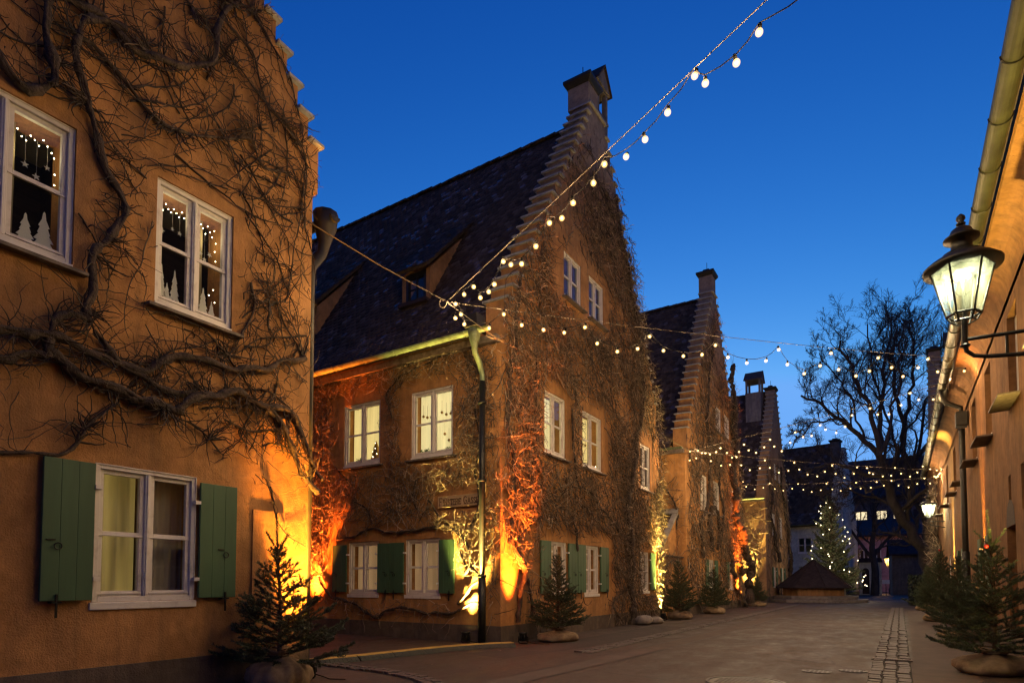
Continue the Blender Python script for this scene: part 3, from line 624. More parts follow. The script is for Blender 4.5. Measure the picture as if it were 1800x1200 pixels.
def house(name, label, org, rz=0.0, W=9.17, depth=14.0, eave=5.95, ridge=13.3, y0=0.22, z0=6.75, rise=0.315, run=0.186, n=22,
          fw=(), sw=(), shut=(), sshut=(), mat='ochre', plinth=0.33, cell=0.17, indiv=0, dormers=(), gutter=True, coping=True, door=None):
    h = empty(name, org, rz, label, 'house')
    steps = [(y0 + k * run, z0 + k * rise) for k in range(n)]
    def prof(u, z):
        if u < 0 or u > W: return False
        if z < eave: return True
        for yk, zk in steps:
            if z < zk: return yk < u < W - yk
        return False
    allf = [w['r'] for w in fw]
    us = [0, W] + [s[0] for s in steps] + [W - s[0] for s in steps] + [u for r in allf for u in r[:2]]
    zs = [0, eave] + [s[1] for s in steps] + [z for r in allf for z in r[2:]]
    if steps[0][0] < 0: us += [steps[0][0], W - steps[0][0]]
    def inf(u, z):
        for a, b, c, d in allf:
            if a < u < b and c < z < d: return False
        if steps[0][0] < 0 and z > eave: 
            for yk, zk in steps:
                if z < zk: return yk < u < W - yk
            return False
        return prof(u, z)
    wl_ = wall_grid(us, zs, inf, 0.5, front).build('gable_wall', mat, h)
    alls = [w['r'] for w in sw]
    us = [-depth, -0.5] + [u for r in alls for u in r[:2]]; zs = [0, eave + 0.15] + [z for r in alls for z in r[2:]]
    wall_grid(us, zs, lambda u, z: not any(a < u < b and c < z < d for a, b, c, d in alls), 0.4, side).build('side_wall', mat, h)
    MB().box(-depth, -0.5, W - 0.4, W, 0, eave + 0.15).build('rear_side_wall', mat, h)
    MB().box(-depth, -depth + 0.3, 0.4, W - 0.4, 0, eave + 3).build('back_wall', mat, h)
    # plinth, a little proud of the walls
    pm = MB(); pp = 0.025
    pm.add([(pp, -pp, 0), (pp, W + pp, 0), (pp, W + pp, plinth), (pp, -pp, plinth), (0.001, -pp, plinth), (0.001, W + pp, plinth)], [(0, 1, 2, 3), (3, 2, 5, 4)])
    pm.add([(-depth, -pp, 0), (pp, -pp, 0), (pp, -pp, plinth), (-depth, -pp, plinth), (-depth, -0.001, plinth), (pp, -0.001, plinth)], [(0, 1, 2, 3), (3, 2, 5, 4)])
    pm.build('plinth', 'plinth', h)
    # copings
    if coping:
        a, t = 0.5, 0.04
        cm = {}
        for k, (yk, zk) in enumerate(steps):
            yn = steps[k + 1][0] if k + 1 < n else W / 2
            ln = yn - yk + 0.055 if k + 1 < n else W - 2 * yk + 0.11
            for s in ((0, 1) if k + 1 < n else (0,)):
                y = yk - 0.055 if s == 0 else W - yk + 0.055
                me = MB().prism([(-a - 0.06, 0, 0), (0.06, 0, 0), (0.06, (1 - 2 * s) * ln, 0.012), (-a - 0.06, (1 - 2 * s) * ln, 0.012)],
                                [(-a - 0.06, 0, t), (0.06, 0, t), (0.06, (1 - 2 * s) * ln, t + 0.012), (-a - 0.06, (1 - 2 * s) * ln, t + 0.012)])
                key = (s, round(ln, 3))
                if key not in cm: cm[key] = me.mesh('coping', 'coping')
                c = link('coping', cm[key], h); c.location = (0, y, zk + 0.002)
        # gable side thickness beyond the thin wall
    # roof
    yk_, zk_ = 0.75, eave + 1.0                    # the slope eases off towards the eave
    sl = (ridge - zk_) / (W / 2 - yk_); sl0 = (zk_ - eave) / (yk_ + 0.4)
    rf = MB()
    x0r, x1r = -depth - 0.2, -0.5
    tk = 0.12
    for sgn in (0, 1):
        g_ = lambda y: y if not sgn else W - y
        for ya, za, yb, zb in ((-0.4, eave, yk_, zk_), (yk_, zk_, W / 2, ridge)):
            rf.prism([(x0r, g_(ya), za - tk), (x1r, g_(ya), za - tk), (x1r, g_(yb), zb - tk), (x0r, g_(yb), zb - tk)], [(x0r, g_(ya), za), (x1r, g_(ya), za), (x1r, g_(yb), zb), (x0r, g_(yb), zb)])
    roof = rf.build('roof', 'tile', h)
    tiles(roof, x0r, x1r, (-0.4, eave, yk_, zk_, W / 2, ridge), cell, indiv, dormers)
    rz_ = lambda y: zk_ + (y - yk_) * sl
    nr = int((x1r - x0r) / 0.36)
    c = [(0, 0.13 * math.cos(t), -0.03 + 0.12 * math.sin(t)) for t in np.linspace(0, math.pi, 7)]
    d_ = [(-0.385, 0.115 * math.cos(t), -0.035 + 0.105 * math.sin(t)) for t in np.linspace(0, math.pi, 7)]
    rme = MB().add(c + d_, [(j, j + 1, j + 8, j + 7) for j in range(6)] + [tuple(range(7))]).mesh('ridge_tile', 'tile')
    for i in range(nr):
        o = link('ridge_tile', rme, roof); o.location = (x1r - i * 0.36, W / 2, ridge + random.uniform(-0.008, 0.008)); o.rotation_euler = (random.uniform(-0.04, 0.04), random.uniform(-0.015, 0.015), random.uniform(-0.02, 0.02))
    for d in dormers: dormer(h, d, rz_)
    if gutter:
        g = MB()
        arc = [(0.075 * math.cos(t), 0.075 * math.sin(t)) for t in np.linspace(math.pi, 2 * math.pi, 9)]
        arc2 = [(0.068 * math.cos(t), 0.068 * math.sin(t)) for t in np.linspace(2 * math.pi, math.pi, 9)]
        pr = arc + arc2
        g.prism([(0.04, -0.46 + y, eave - 0.02 + z) for y, z in pr], [(-depth, -0.46 + y, eave - 0.02 + z) for y, z in pr])
        g.add([(0.041, -0.46 + y, eave - 0.02 + z) for y, z in arc], [tuple(range(9))])
        gt = g.build('gutter', 'copper', h)
        for i in range(int(depth / 0.9)):
            x = -0.5 - i * 0.9
            MB().tube([(x, -0.46 + 0.08 * math.cos(t), eave - 0.02 + 0.08 * math.sin(t)) for t in np.linspace(math.pi, 2 * math.pi, 8)], 0.008, 4).build('gutter_bracket', 'copper', gt)
        MB().mbox(side, -depth, -0.02, eave - 0.16, eave - 0.02, 0.0, 0.14).build('eave_board', 'sill', h)
    for w in fw:
        win = window(h, front, w)
    for w in sw:
        win = window(h, side, w)
    for a in shut: shutter(h, front, *a)
    for a in sshut: shutter(h, side, *a)
    return h

def tiles(roof, x0, x1, poly, cell, indiv, dormers):
    ya, za, yb, zb, yc, zc = poly
    L0 = math.hypot(yb - ya, zb - za); L1 = math.hypot(yc - yb, zc - zb)
    ex = cell * 0.9
    ax = np.array([1.0, 0, 0])
    rows = int((L0 + L1 - 0.06) / ex)
    cols = int((x1 - x0) / cell)
    outl = np.array([(-0.48, 1.05), (-0.48, 0.22), (-0.34, 0.06), (0, 0), (0.34, 0.06), (0.48, 0.22), (0.48, 1.05)])
    th = 0.014
    tri = [(0, 1, 6), (1, 5, 6), (1, 2, 5), (2, 4, 5), (2, 3, 4)]
    for q in [(1, 2, 9, 8), (2, 3, 10, 9), (3, 4, 11, 10), (4, 5, 12, 11)]: tri += [(q[0], q[3], q[1]), (q[1], q[3], q[2])]
    tri = np.array(tri)
    rng = np.random.default_rng(5)
    rr, cc = np.meshgrid(np.arange(rows), np.arange(cols), indexing='ij')
    rr, cc = rr.ravel(), cc.ravel()
    x = x1 - 0.02 - (cc + 0.5 + 0.5 * (rr % 2)) * cell
    s = rr * ex - 0.05
    lowp = s < L0 - 0.08
    y = np.where(lowp, ya + (yb - ya) * s / L0, yb + (yc - yb) * (s - L0) / L1)
    z = np.where(lowp, za + (zb - za) * s / L0, zb + (zc - zb) * (s - L0) / L1)
    u0 = np.array([0, (yb - ya) / L0, (zb - za) / L0]); u1 = np.array([0, (yc - yb) / L1, (zc - zb) / L1])
    keep = np.ones(len(x), bool)
    for d in dormers:
        keep &= ~((x > d['x0'] + 0.02) & (x < d['x1'] - 0.02) & (y > d['y'] - 0.05) & (y < d['yt'] - 0.25))
    x, y, z, rr, lowp = x[keep], y[keep], z[keep], rr[keep], lowp[keep]
    up = np.where(lowp[:, None], u0[None], u1[None]); nn = np.stack([0 * x, -up[:, 2], up[:, 1]], 1)
    org = np.stack([x, y, z], 1)
    N = len(x)
    tilt = rng.normal(0, 0.03, (N, 2)); rot = rng.normal(0, 0.012, N)
    jit = rng.normal(0, 0.006, N)
    A = ax[None] + rot[:, None] * up + tilt[:, :1] * nn * 0.7
    B = up - rot[:, None] * ax[None] + tilt[:, 1:] * nn * 0.35
    hgt = lambda b: 0.022 - 0.020 * min(b, 1.0)
    co = np.array([(a * cell, b * ex * 1.6, hgt(b)) for a, b in outl] + [(a * cell, b * ex * 1.6, hgt(b) - th) for a, b in outl])
    V = org[:, None, :] + A[:, None, :] * co[None, :, :1] + B[:, None, :] * (co[None, :, 1:2] + jit[:, None, None]) + nn[:, None, :] * co[None, :, 2:]
    ind = np.zeros(N, bool)
    if indiv:
        order = np.lexsort((-x, rr)); ind[order[:indiv]] = True
        # those of the lowest rows show largest
    rest = np.where(~ind)[0]
    Vr = V[rest].reshape(-1, 3)
    F = (tri[None] + (np.arange(len(rest)) * 14)[:, None, None]).reshape(-1, 3)
    tint = np.repeat(rng.random(len(rest)), 14)
    o = link('roof_tiles', np_mesh('roof_tiles', Vr, F, 'tile', tint=tint), roof); o['kind'] = 'stuff'
    variants = {}
    for i in np.where(ind)[0]:
        k = int(i) % 6
        if k not in variants:
            variants[k] = np_mesh('tile', V[i] - org[i], tri, 'tile', tint=np.full(14, 0.0))
        t = link('tile', variants[k], roof); t.location = org[i]

def dormer(h, d, rz_):
    a, b, yf, yt, zt = d['x0'], d['x1'], d['y'], d['yt'], d['zt']
    zb = rz_(yf)
    m = MB()
    zy = rz_(yt)
    for x, s in ((a, 1), (b, -1)):
        m.prism([(x, yf, zb - 0.05), (x, yt, zy), (x, yf, zt)], [(x + 0.12 * s, yf, zb - 0.05), (x + 0.12 * s, yt, zy), (x + 0.12 * s, yf, zt)])
    dm = m.build('dormer', 'ochre', h)
    # front casing and small window
    P = lambda u, z, o: (u, yf - o, z)
    f = MB()
    f.mbox(P, a + 0.12, a + 0.2, zb, zt - 0.02, -0.08, 0.0); f.mbox(P, b - 0.2, b - 0.12, zb, zt - 0.02, -0.08, 0.0)
    f.mbox(P, a + 0.2, b - 0.2, zt - 0.14, zt - 0.02, -0.08, 0.0); f.mbox(P, a + 0.2, b - 0.2, zb, zb + 0.1, -0.08, 0.0)
    um = (a + b) / 2
    f.mbox(P, um - 0.015, um + 0.015, zb + 0.1, zt - 0.14, -0.06, -0.02); f.mbox(P, a + 0.2, b - 0.2, (zb + zt) / 2 - 0.02, (zb + zt) / 2, -0.06, -0.02)
    f.build('dormer_window_frame', 'pipe', dm)
    for u0, u1 in ((a + 0.2, um - 0.015), (um + 0.015, b - 0.2)):
        for q0, q1 in ((zb + 0.1, (zb + zt) / 2 - 0.02), ((zb + zt) / 2, zt - 0.14)):
            MB().mbox(P, u0, u1, q0, q1, -0.05, -0.044).build('pane', 'glass', dm)
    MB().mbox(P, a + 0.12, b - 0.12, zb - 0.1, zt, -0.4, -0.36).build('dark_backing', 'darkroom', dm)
    # shallow tiled roof of the dormer
    L = math.hypot(yt + 0.25 - (yf - 0.18), rz_(yt + 0.25) - (zt - 0.02))
    vec = np.array([0, yt + 0.3 - (yf - 0.2), rz_(yt + 0.3) + 0.04 - zt])
    Lr = np.linalg.norm(vec); up = vec / Lr; nn = np.array([0, -up[2], up[1]])
    org = np.array([0, yf - 0.2, zt + 0.0])
    rs = MB()
    p = [org + np.array([a - 0.06, 0, 0]), org + np.array([b + 0.06, 0, 0]), org + vec + np.array([b + 0.06, 0, 0]), org + vec + np.array([a - 0.06, 0, 0])]
    rs.prism([q - nn * 0.07 for q in p], p)
    rs.build('dormer_roof', 'tile', dm)
    rng = np.random.default_rng(int(abs(a) * 100))
    t = MB(); cell = 0.17; ex = 0.155
    for r in range(int(Lr / ex)):
        x = a - 0.06 + (0.085 if r % 2 else 0)
        while x < b + 0.0:
            o = org + up * (r * ex - 0.03) + np.array([x, 0, 0]) + nn * 0.004
            tw = rng.normal(0, 0.006)
            pts = [o + np.array([0.006, 0, 0]) + up * 0.05 + nn * (0.02 + tw), o + np.array([cell / 2, 0, 0]) + nn * 0.024, o + np.array([cell - 0.006, 0, 0]) + up * 0.05 + nn * (0.02 - tw),
                   o + np.array([cell - 0.006, 0, 0]) + up * 0.25 + nn * 0.004, o + np.array([0.006, 0, 0]) + up * 0.25 + nn * 0.004]
            t.prism([q - nn * 0.013 for q in pts], pts)
            x += cell
    to = t.build('dormer_tiles', 'tile', dm); to['kind'] = 'stuff'
    tt = to.data.attributes.new('tint', 'FLOAT', 'POINT')
    vals = np.repeat(rng.random(len(to.data.vertices) // 10 + 1), 10)[:len(to.data.vertices)]
    tt.data.foreach_set('value', vals.astype(np.float32))
    MB().mbox(P, a, b, zb - 0.06, zb + 0.03, 0.0, 0.16).build('dormer_apron', 'roofsheet', dm)

def W_(u0, u1, z0, z1, **k): return dict(r=(u0, u1, z0, z1), **k)

# the house on the left, close to the camera
h0 = house('stepped_gable_house', 'nearest ochre house at the left edge, gnarled vines, green shutters', (-6.41, -4.05, 0), W=9.28, depth=12, y0=-0.08, z0=6.93, rise=0.305, run=0.17, n=25, ridge=13.8, eave=6.3, plinth=0.37,
     fw=[W_(6.81, 7.80, 0.98, 2.30, dep=-0.03), W_(7.31, 8.17, 4.06, 5.38, sill=0.10), W_(5.52, 6.57, 4.10, 5.40, sill=0.10)],
     shut=[(6.38, 6.795, 1.0, 2.28, 1), (7.82, 8.25, 1.0, 2.24, -1)], cell=0.3, gutter=False)
# house one, centre
h1 = house('stepped_gable_house', 'large vine-covered gabled house in the centre with many lit windows', (-6.41, 9.73, 0), indiv=290,
     fw=[W_(1.72, 2.70, 3.98, 5.34, sill=0.12), W_(3.60, 4.72, 3.98, 5.34, sill=0.12), W_(7.5, 8.35, 3.95, 5.28, sill=0.12),
         W_(2.66, 3.57, 7.80, 8.87, sill=0.13), W_(4.02, 4.90, 7.80, 8.87, sill=0.13),
         W_(1.93, 2.74, 0.88, 2.06), W_(3.66, 4.50, 0.88, 2.06), W_(7.38, 8.15, 0.90, 2.06)],
     sw=[W_(-4.31, -3.17, 3.80, 5.19, sill=0.10), W_(-2.27, -1.15, 3.78, 5.17, sill=0.10), W_(-6.55, -5.45, 3.80, 5.15, sill=0.10),
         W_(-4.11, -3.18, 0.90, 2.06), W_(-2.40, -1.47, 0.90, 2.06)],
     shut=[(1.47, 1.915, 0.92, 2.05, 1), (2.76, 3.20, 0.92, 2.05, -1), (3.22, 3.645, 0.92, 2.05, 1), (4.52, 5.02, 0.92, 2.05, -1), (8.17, 8.62, 0.93, 2.05, -1)],
     sshut=[(-4.58, -4.125, 0.94, 2.0, 1), (-3.165, -2.80, 0.94, 2.0, -1), (-2.785, -2.415, 0.94, 2.0, 1), (-1.455, -1.07, 0.94, 2.02, -1)],
     dormers=[dict(x0=-3.75, x1=-2.87, y=1.30, yt=2.6, zt=8.66), dict(x0=-7.76, x1=-6.87, y=1.30, yt=2.7, zt=8.66)], depth=15)
h2 = house('stepped_gable_house', 'second gabled house behind the central one, red-lit vine trunk at its corner', (-6.41, 21.75, 0), W=9.0, depth=12, cell=0.2,
     fw=[W_(4.45, 5.35, 7.55, 8.6, sill=0.12), W_(6.0, 6.9, 7.55, 8.6, sill=0.12), W_(1.9, 2.9, 3.98, 5.34, sill=0.12), W_(3.85, 4.9, 3.98, 5.34, sill=0.12), W_(6.9, 7.9, 3.98, 5.34, sill=0.12),
         W_(2.9, 3.8, 0.88, 2.06), W_(6.3, 7.2, 0.88, 2.06)],
     shut=[(2.42, 2.885, 0.92, 2.05, 1), (3.82, 4.3, 0.92, 2.05, -1), (5.8, 6.28, 0.92, 2.05, 1), (7.22, 7.7, 0.92, 2.05, -1)], n=22)
h3 = house('stepped_gable_house', 'third gabled house of the left row, beyond the red-lit trunk', (-6.41, 37.2, 0), W=8.8, depth=12, cell=0.26, n=21,
     fw=[W_(2.2, 3.2, 3.98, 5.3, sill=0.1), W_(4.9, 5.9, 3.98, 5.3, sill=0.1), W_(3.2, 4.1, 7.5, 8.5, sill=0.1), W_(4.7, 5.6, 7.5, 8.5, sill=0.1), W_(2.2, 3.1, 0.9, 2.06), W_(5.2, 6.1, 0.9, 2.06)],
     shut=[(1.75, 2.185, 0.92, 2.05, 1), (3.12, 3.55, 0.92, 2.05, -1), (4.75, 5.185, 0.92, 2.05, 1), (6.12, 6.55, 0.92, 2.05, -1)], mat='ochre_far')
h4 = house('stepped_gable_house', 'pale green gabled house behind the Christmas tree', (-4.35, 56.2, 0), rz=R(-8), W=8.2, depth=14, cell=0.3, n=20, y0=0.2, run=0.178,
     fw=[W_(3.9, 4.3, 8.0, 9.4), W_(2.2, 2.7, 5.9, 7.6), W_(5.9, 6.5, 3.4, 5.2)],
     sw=[W_(-2.9, -1.8, 3.6, 4.9), W_(-5.2, -4.2, 3.6, 4.9)], mat='pale_plaster')
h5 = house('stepped_gable_house', 'far stepped gable rising behind the right-hand gutter', (1.62, 45.6, 0), rz=math.pi, W=9.0, depth=10, cell=0.3, n=22, mat='ochre_far', gutter=False)

# chimneys of the rows belong to their houses
def chimney_cap(h, x0, x1, y0, y1, zb, zt, mat='ochre'):
    c = MB().box(x0, x1, y0, y1, zb, zt).build('chimney', mat, h, bevel=0.01)
    m = MB()
    m.prism([(x0 - .02, y0 - .02, zt), (x1 + .02, y0 - .02, zt), (x1 + .02, y1 + .02, zt), (x0 - .02, y1 + .02, zt)],
            [(x0 - .1, y0 - .1, zt + .12), (x1 + .1, y0 - .1, zt + .12), (x1 + .1, y1 + .1, zt + .12), (x0 - .1, y1 + .1, zt + .12)])
    m.box(x0 - .1, x1 + .1, y0 - .1, y1 + .1, zt + .121, zt + .2)
    m.build('chimney_cap', 'pipe', c, bevel=0.015)
    m = MB()
    for i in range(2):
        y = y0 + (y1 - y0) * (0.3 + 0.4 * i)
        m.prism([(x0 + .08, y - .07, zt + .2), (x1 - .08, y - .07, zt + .2), (x1 - .08, y + .07, zt + .2), (x0 + .08, y + .07, zt + .2)],
                [(x0 + .16, y - .03, zt + .36), (x1 - .16, y - .03, zt + .36), (x1 - .16, y + .03, zt + .36), (x0 + .16, y + .03, zt + .36)])
    m.tube([((x0 + x1) / 2, (y0 + y1) / 2, zt + .2), ((x0 + x1) / 2, (y0 + y1) / 2, zt + .7)], 0.012, 5)
    m.build('chimney_pots', 'pipe', c)
    return c
chimney_cap(h1, -0.60, -0.004, 4.08, 4.66, 13.36, 13.95)
def gabled_chimney(h, x0, x1, y0, y1, zb, zt):
    m = MB()
    m.box(x0, x1, y0, y1, zb, zt - 0.9)
    m.box(x0 - .02, x1 + .02, y0 - .02, y1 + .02, zt - 0.9, zt - 0.82)
    p = 0.12
    for a, b in ((y0, y0 + p), (y1 - p, y1)):
        for c, d in ((x0, x0 + p), (x1 - p, x1)): m.box(c, d, a, b, zt - 0.82, zt - 0.05)
    m.box(x0, x1, y0, y1, zt - 0.05, zt)
    c = m.build('gabled_chimney', 'chimney', h)
    ym = (y0 + y1) / 2
    MB().prism([(x0 - .05, y0 - .08, zt + .001), (x0 - .05, y1 + .08, zt + .001), (x0 - .05, ym, zt + .55)], [(x1 + .05, y0 - .08, zt + .001), (x1 + .05, y1 + .08, zt + .001), (x1 + .05, ym, zt + .55)]).build('chimney_roof', 'chimney', c)
    r = MB()
    for s in (-1, 1):
        ye = ym + s * ((y1 - y0) / 2 + .12)
        r.prism([(x0 - .1, ye, zt - .03), (x1 + .1, ye, zt - .03), (x1 + .1, ym, zt + .58), (x0 - .1, ym, zt + .58)], [(x0 - .1, ye, zt + .03), (x1 + .1, ye, zt + .03), (x1 + .1, ym, zt + .64), (x0 - .1, ym, zt + .64)])
    r.build('chimney_tiles', 'tile', c)
gabled_chimney(h1, -0.80, -0.22, 5.10, 5.78, 11.8, 14.8)
chimney_cap(h2, -0.56, -0.004, 4.2, 4.8, 13.3, 14.15)
c3 = chimney_cap(h3, -0.56, -0.004, 4.0, 4.7, 13.0, 13.3)
gabled_chimney(h3, -1.6, -0.7, 3.2, 4.2, 11.0, 13.9)
chimney_cap(h5, -0.56, -0.004, 4.2, 4.9, 13.3, 13.9)
gabled_chimney(h5, -1.5, -0.8, 4.4, 5.4, 12.0, 14.2)
chimney_cap(h4, -0.9, -0.2, 2.8, 3.7, 11.0, 13.2, 'grey_plaster')

# meter door in the wall of the left house, downpipes, hopper
MB().mbox(front, 8.48, 8.92, 0.92, 2.02, 0.001, 0.02).build('meter_door', 'ochre', h0, bevel=0.004)
g = MB()
arc = [(0.08 * math.cos(t), 0.08 * math.sin(t)) for t in np.linspace(math.pi, 2 * math.pi, 9)]
g.prism([(0.06, 9.62 + y, 6.12 + z) for y, z in arc], [(-12, 9.62 + y, 6.12 + z) for y, z in arc])
g.build('gutter', 'pipe', h0)
hp = MB().tube([(-0.12, 9.60, 6.2), (-0.12, 9.60, 6.0), (-0.12, 9.58, 5.75), (-0.12, 9.54, 5.6), (-0.12, 9.44, 5.45), (-0.12, 9.37, 5.35), (-0.12, 9.36, 5.2), (-0.12, 9.36, 0.05)], [0.17, 0.15, 0.08, 0.07, 0.07, 0.07, 0.06, 0.06], 10)
hp.build('downpipe', 'pipe', h0, True)
dp = MB().tube([(-0.29, -0.46, 5.98), (-0.29, -0.46, 5.86), (-0.29, -0.46, 5.60), (-0.29, -0.44, 5.50), (-0.29, -0.27, 5.32), (-0.29, -0.21, 5.15), (-0.29, -0.2, 5.0), (-0.29, -0.2, 2.0)], [0.125, 0.125, 0.06, 0.055, 0.055, 0.05, 0.05, 0.05], 12).build('downpipe', 'copper', h1, True)
MB().tube([(-0.29, -0.2, 5.02), (-0.29, -0.2, 1.25)], 0.057, 12).build('lower_pipe', 'iron', dp, True)
MB().tube([(-0.29, -0.2, 1.26), (-0.29, -0.2, 0.0)], 0.075, 12).build('stand_pipe', 'iron', dp, True)
for zz in (1.28, 3.1, 4.6): MB().tube([(-0.29, -0.2, zz - 0.025), (-0.29, -0.2, zz + 0.025)], 0.088, 12).build('pipe_clamp', 'iron', dp, True)
MB().box(-0.44, -0.14, -0.60, -0.34, 5.96, 6.2).build('hopper', 'pipe', dp, bevel=0.01)
# door recess far along the side lane
MB().mbox(side, -7.0, -6.05, 0.02, 2.1, 0.001, 0.04).build('door', 'darkroom', h1, bevel=0.01)

# lean-to porch between the first two houses of the row
po = empty('lean_to_porch', (-6.75, 20.0, 0), 0, 'low tiled lean-to porch with pale verge board between two houses', 'porch')
m = MB(); m.prism([(-2.3, 0.1, 0), (-2.3, 1.74, 0), (-2.3, 1.74, 3.45), (-2.3, 0.1, 2.25)], [(0, 0.1, 0), (0, 1.74, 0), (0, 1.74, 3.45), (0, 0.1, 2.25)]); m.build('wall', 'ochre', po)
m = MB(); m.prism([(-2.4, -0.25, 2.08), (0.06, -0.25, 2.08), (0.06, 1.73, 3.55), (-2.4, 1.73, 3.55)], [(-2.4, -0.25, 2.14), (0.06, -0.25, 2.14), (0.06, 1.73, 3.61), (-2.4, 1.73, 3.61)]); pr = m.build('roof', 'tile', po)
m = MB()
for i in range(15):
    t = i / 15
    y, z = -0.25 + 1.98 * t, 2.15 + 1.47 * t
    for k in range(13):
        x = -2.38 + k * 0.18 + (0.09 if i % 2 else 0)
        if x > -0.2: continue
        m.prism([(x, y - .02, z), (x + .17, y - .02, z), (x + .17, y + .16, z + .09), (x, y + .16, z + .09)], [(x, y - .02, z + .035), (x + .17, y - .02, z + .035), (x + .17, y + .16, z + .105), (x, y + .16, z + .105)])
o = m.build('porch_tiles', 'tile', pr); o['kind'] = 'stuff'
m = MB(); m.prism([(-0.1, -0.3, 2.1), (0.09, -0.3, 2.1), (0.09, 1.72, 3.60), (-0.1, 1.72, 3.60)], [(-0.1, -0.3, 2.21), (0.09, -0.3, 2.21), (0.09, 1.72, 3.72), (-0.1, 1.72, 3.72)]); m.build('verge_board', 'board', po, bevel=0.01)
m = MB(); m.prism([(-2.4, 1.55, 3.6), (0.09, 1.55, 3.6), (0.09, 1.745, 3.78), (-2.4, 1.745, 3.78)], [(-2.4, 1.55, 3.64), (0.09, 1.55, 3.64), (0.09, 1.745, 3.82), (-2.4, 1.745, 3.82)]); m.build('flashing', 'board', po)
gw = empty('garden_wall', (-6.6, 18.9, 0), 0, 'low vine-covered wall with a tiled top joining the two houses', 'wall')
MB().box(-0.3, 0, 0.02, 2.82, 0, 2.0).build('masonry', 'ochre', gw)
wt = MB().prism([(-0.4, 0, 2.05), (0.12, 0, 2.0), (0.12, .168, 2.0), (-0.4, .168, 2.05)], [(-0.4, 0, 2.14), (0.12, 0, 2.04), (0.12, .168, 2.045), (-0.4, .168, 2.145)]).mesh('wall_tile', 'tile')
for i in range(16):
    o = link('wall_tile', wt, gw); o.location = (0, 0.02 + i * 0.175, random.uniform(0, 0.012)); o.rotation_euler = (random.uniform(-0.03, 0.03), 0, random.uniform(-0.02, 0.02))

# ------------------------------------------------------------------ right-hand row
hr = empty('row_house', (1.5, -6.0, 0), 0, 'long ochre row house along the right edge with a round gutter', 'house')
PR = lambda u, z, o: (-o, u, z)
wins = []
for yc in (8.4, 11.6, 14.6, 17.2, 20.6, 23.0, 26.5, 30.0):
    wins.append(W_(yc + 6 - 0.45, yc + 6 + 0.45, 3.92, 5.25, sill=0.26, dep=0.08))
low = [W_(7.4 + 6, 8.3 + 6, 0.95, 2.1), W_(15.3 + 6, 16.2 + 6, 0.95, 2.1), W_(21.0 + 6, 21.9 + 6, 0.95, 2.1), W_(26.0 + 6, 26.9 + 6, 0.95, 2.1)]
niches = [(17.0, 17.25, 2.2, 2.85), (18.2, 18.45, 2.2, 2.85)]
doors = [(9.9 + 6, 10.8 + 6, 0.0, 2.05), (11.9 + 6, 12.8 + 6, 0.0, 2.05)]
rects = [w['r'] for w in wins + low] + niches + doors
us = [0, 40] + [u for r in rects for u in r[:2]]; zs = [0, 6.0] + [z for r in rects for z in r[2:]]
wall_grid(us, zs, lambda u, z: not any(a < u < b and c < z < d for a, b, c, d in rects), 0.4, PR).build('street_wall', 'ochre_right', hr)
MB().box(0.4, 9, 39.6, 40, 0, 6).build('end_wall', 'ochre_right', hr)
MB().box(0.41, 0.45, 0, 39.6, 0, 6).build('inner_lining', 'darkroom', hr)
for w in wins + low: window(hr, PR, w)
for a in (((13.4 - .47), 13.38, 0.97, 2.08, 1), (14.32, 14.78, 0.97, 2.08, -1), (20.82, 21.28, 0.97, 2.08, 1), (22.22, 22.68, 0.97, 2.08, -1), (26.5, 26.98, .97, 2.08, 1), (27.92, 28.4, .97, 2.08, -1)): shutter(hr, PR, *a)
for a, b, c, d in doors:
    MB().mbox(PR, a, b, c, d, -0.3, -0.24).build('door', 'woodplank', hr)
    m = MB(); m.add([PR(a + (b - a) * (0.5 + 0.5 * math.cos(t)), d + 0.42 * math.sin(t), 0.004) for t in np.linspace(0, math.pi, 12)], [tuple(range(12))]); m.build('door_fanlight', 'darkroom', hr)
m = MB()
# cove under the eave
cove = [(0, 5.45)] + [(-0.34 + 0.34 * math.cos(t), 5.55 + 0.42 * math.sin(t)) for t in np.linspace(0, math.pi / 2, 8)]
prof_ = [(0.0, 5.99)] + [(x, z) for x, z in cove] + [(-0.36, 6.0)]
m.prism([(x, 0.0, z) for x, z in prof_], [(x, 40.0, z) for x, z in prof_]); m.build('eave_cove', 'ochre_right', hr)
m = MB(); m.prism([(-0.5, -0.2, 5.98), (9, -0.2, 15.5), (9, 40.3, 15.5), (-0.5, 40.3, 5.98)], [(-0.5, -0.2, 6.06), (9, -0.2, 15.6), (9, 40.3, 15.6), (-0.5, 40.3, 6.06)]); m.build('roof', 'tile', hr)
arc = [(0.10 * math.cos(t), 0.10 * math.sin(t)) for t in np.linspace(math.pi, 2 * math.pi, 13)]
arc2 = [(0.092 * math.cos(t), 0.092 * math.sin(t)) for t in np.linspace(2 * math.pi, math.pi, 13)]
m = MB(); m.prism([(-0.5 + x, -0.2, 6.0 + z) for x, z in arc + arc2], [(-0.5 + x, 40.2, 6.0 + z) for x, z in arc + arc2]); gt = m.build('gutter', 'copper_dark', hr)
for i in range(45):
    y = 0.4 + i * 0.9
    MB().tube([(-0.5 + 0.104 * math.cos(t), y, 6.0 + 0.104 * math.sin(t)) for t in np.linspace(math.pi, 2 * math.pi, 9)], 0.009, 4).build('gutter_bracket', 'iron', gt)
dp = MB().tube([(-0.5, 24.4, 5.92), (-0.5, 24.4, 5.7), (-0.42, 24.4, 5.58), (-0.14, 24.4, 5.42), (-0.14, 24.4, 5.3)], [0.10, 0.08, 0.055, 0.055, 0.055], 10).build('downpipe', 'pipe', hr, True)
MB().box(-0.26, -0.02, 24.22, 24.58, 4.95, 5.3).build('hopper', 'pipe', dp, bevel=0.02)
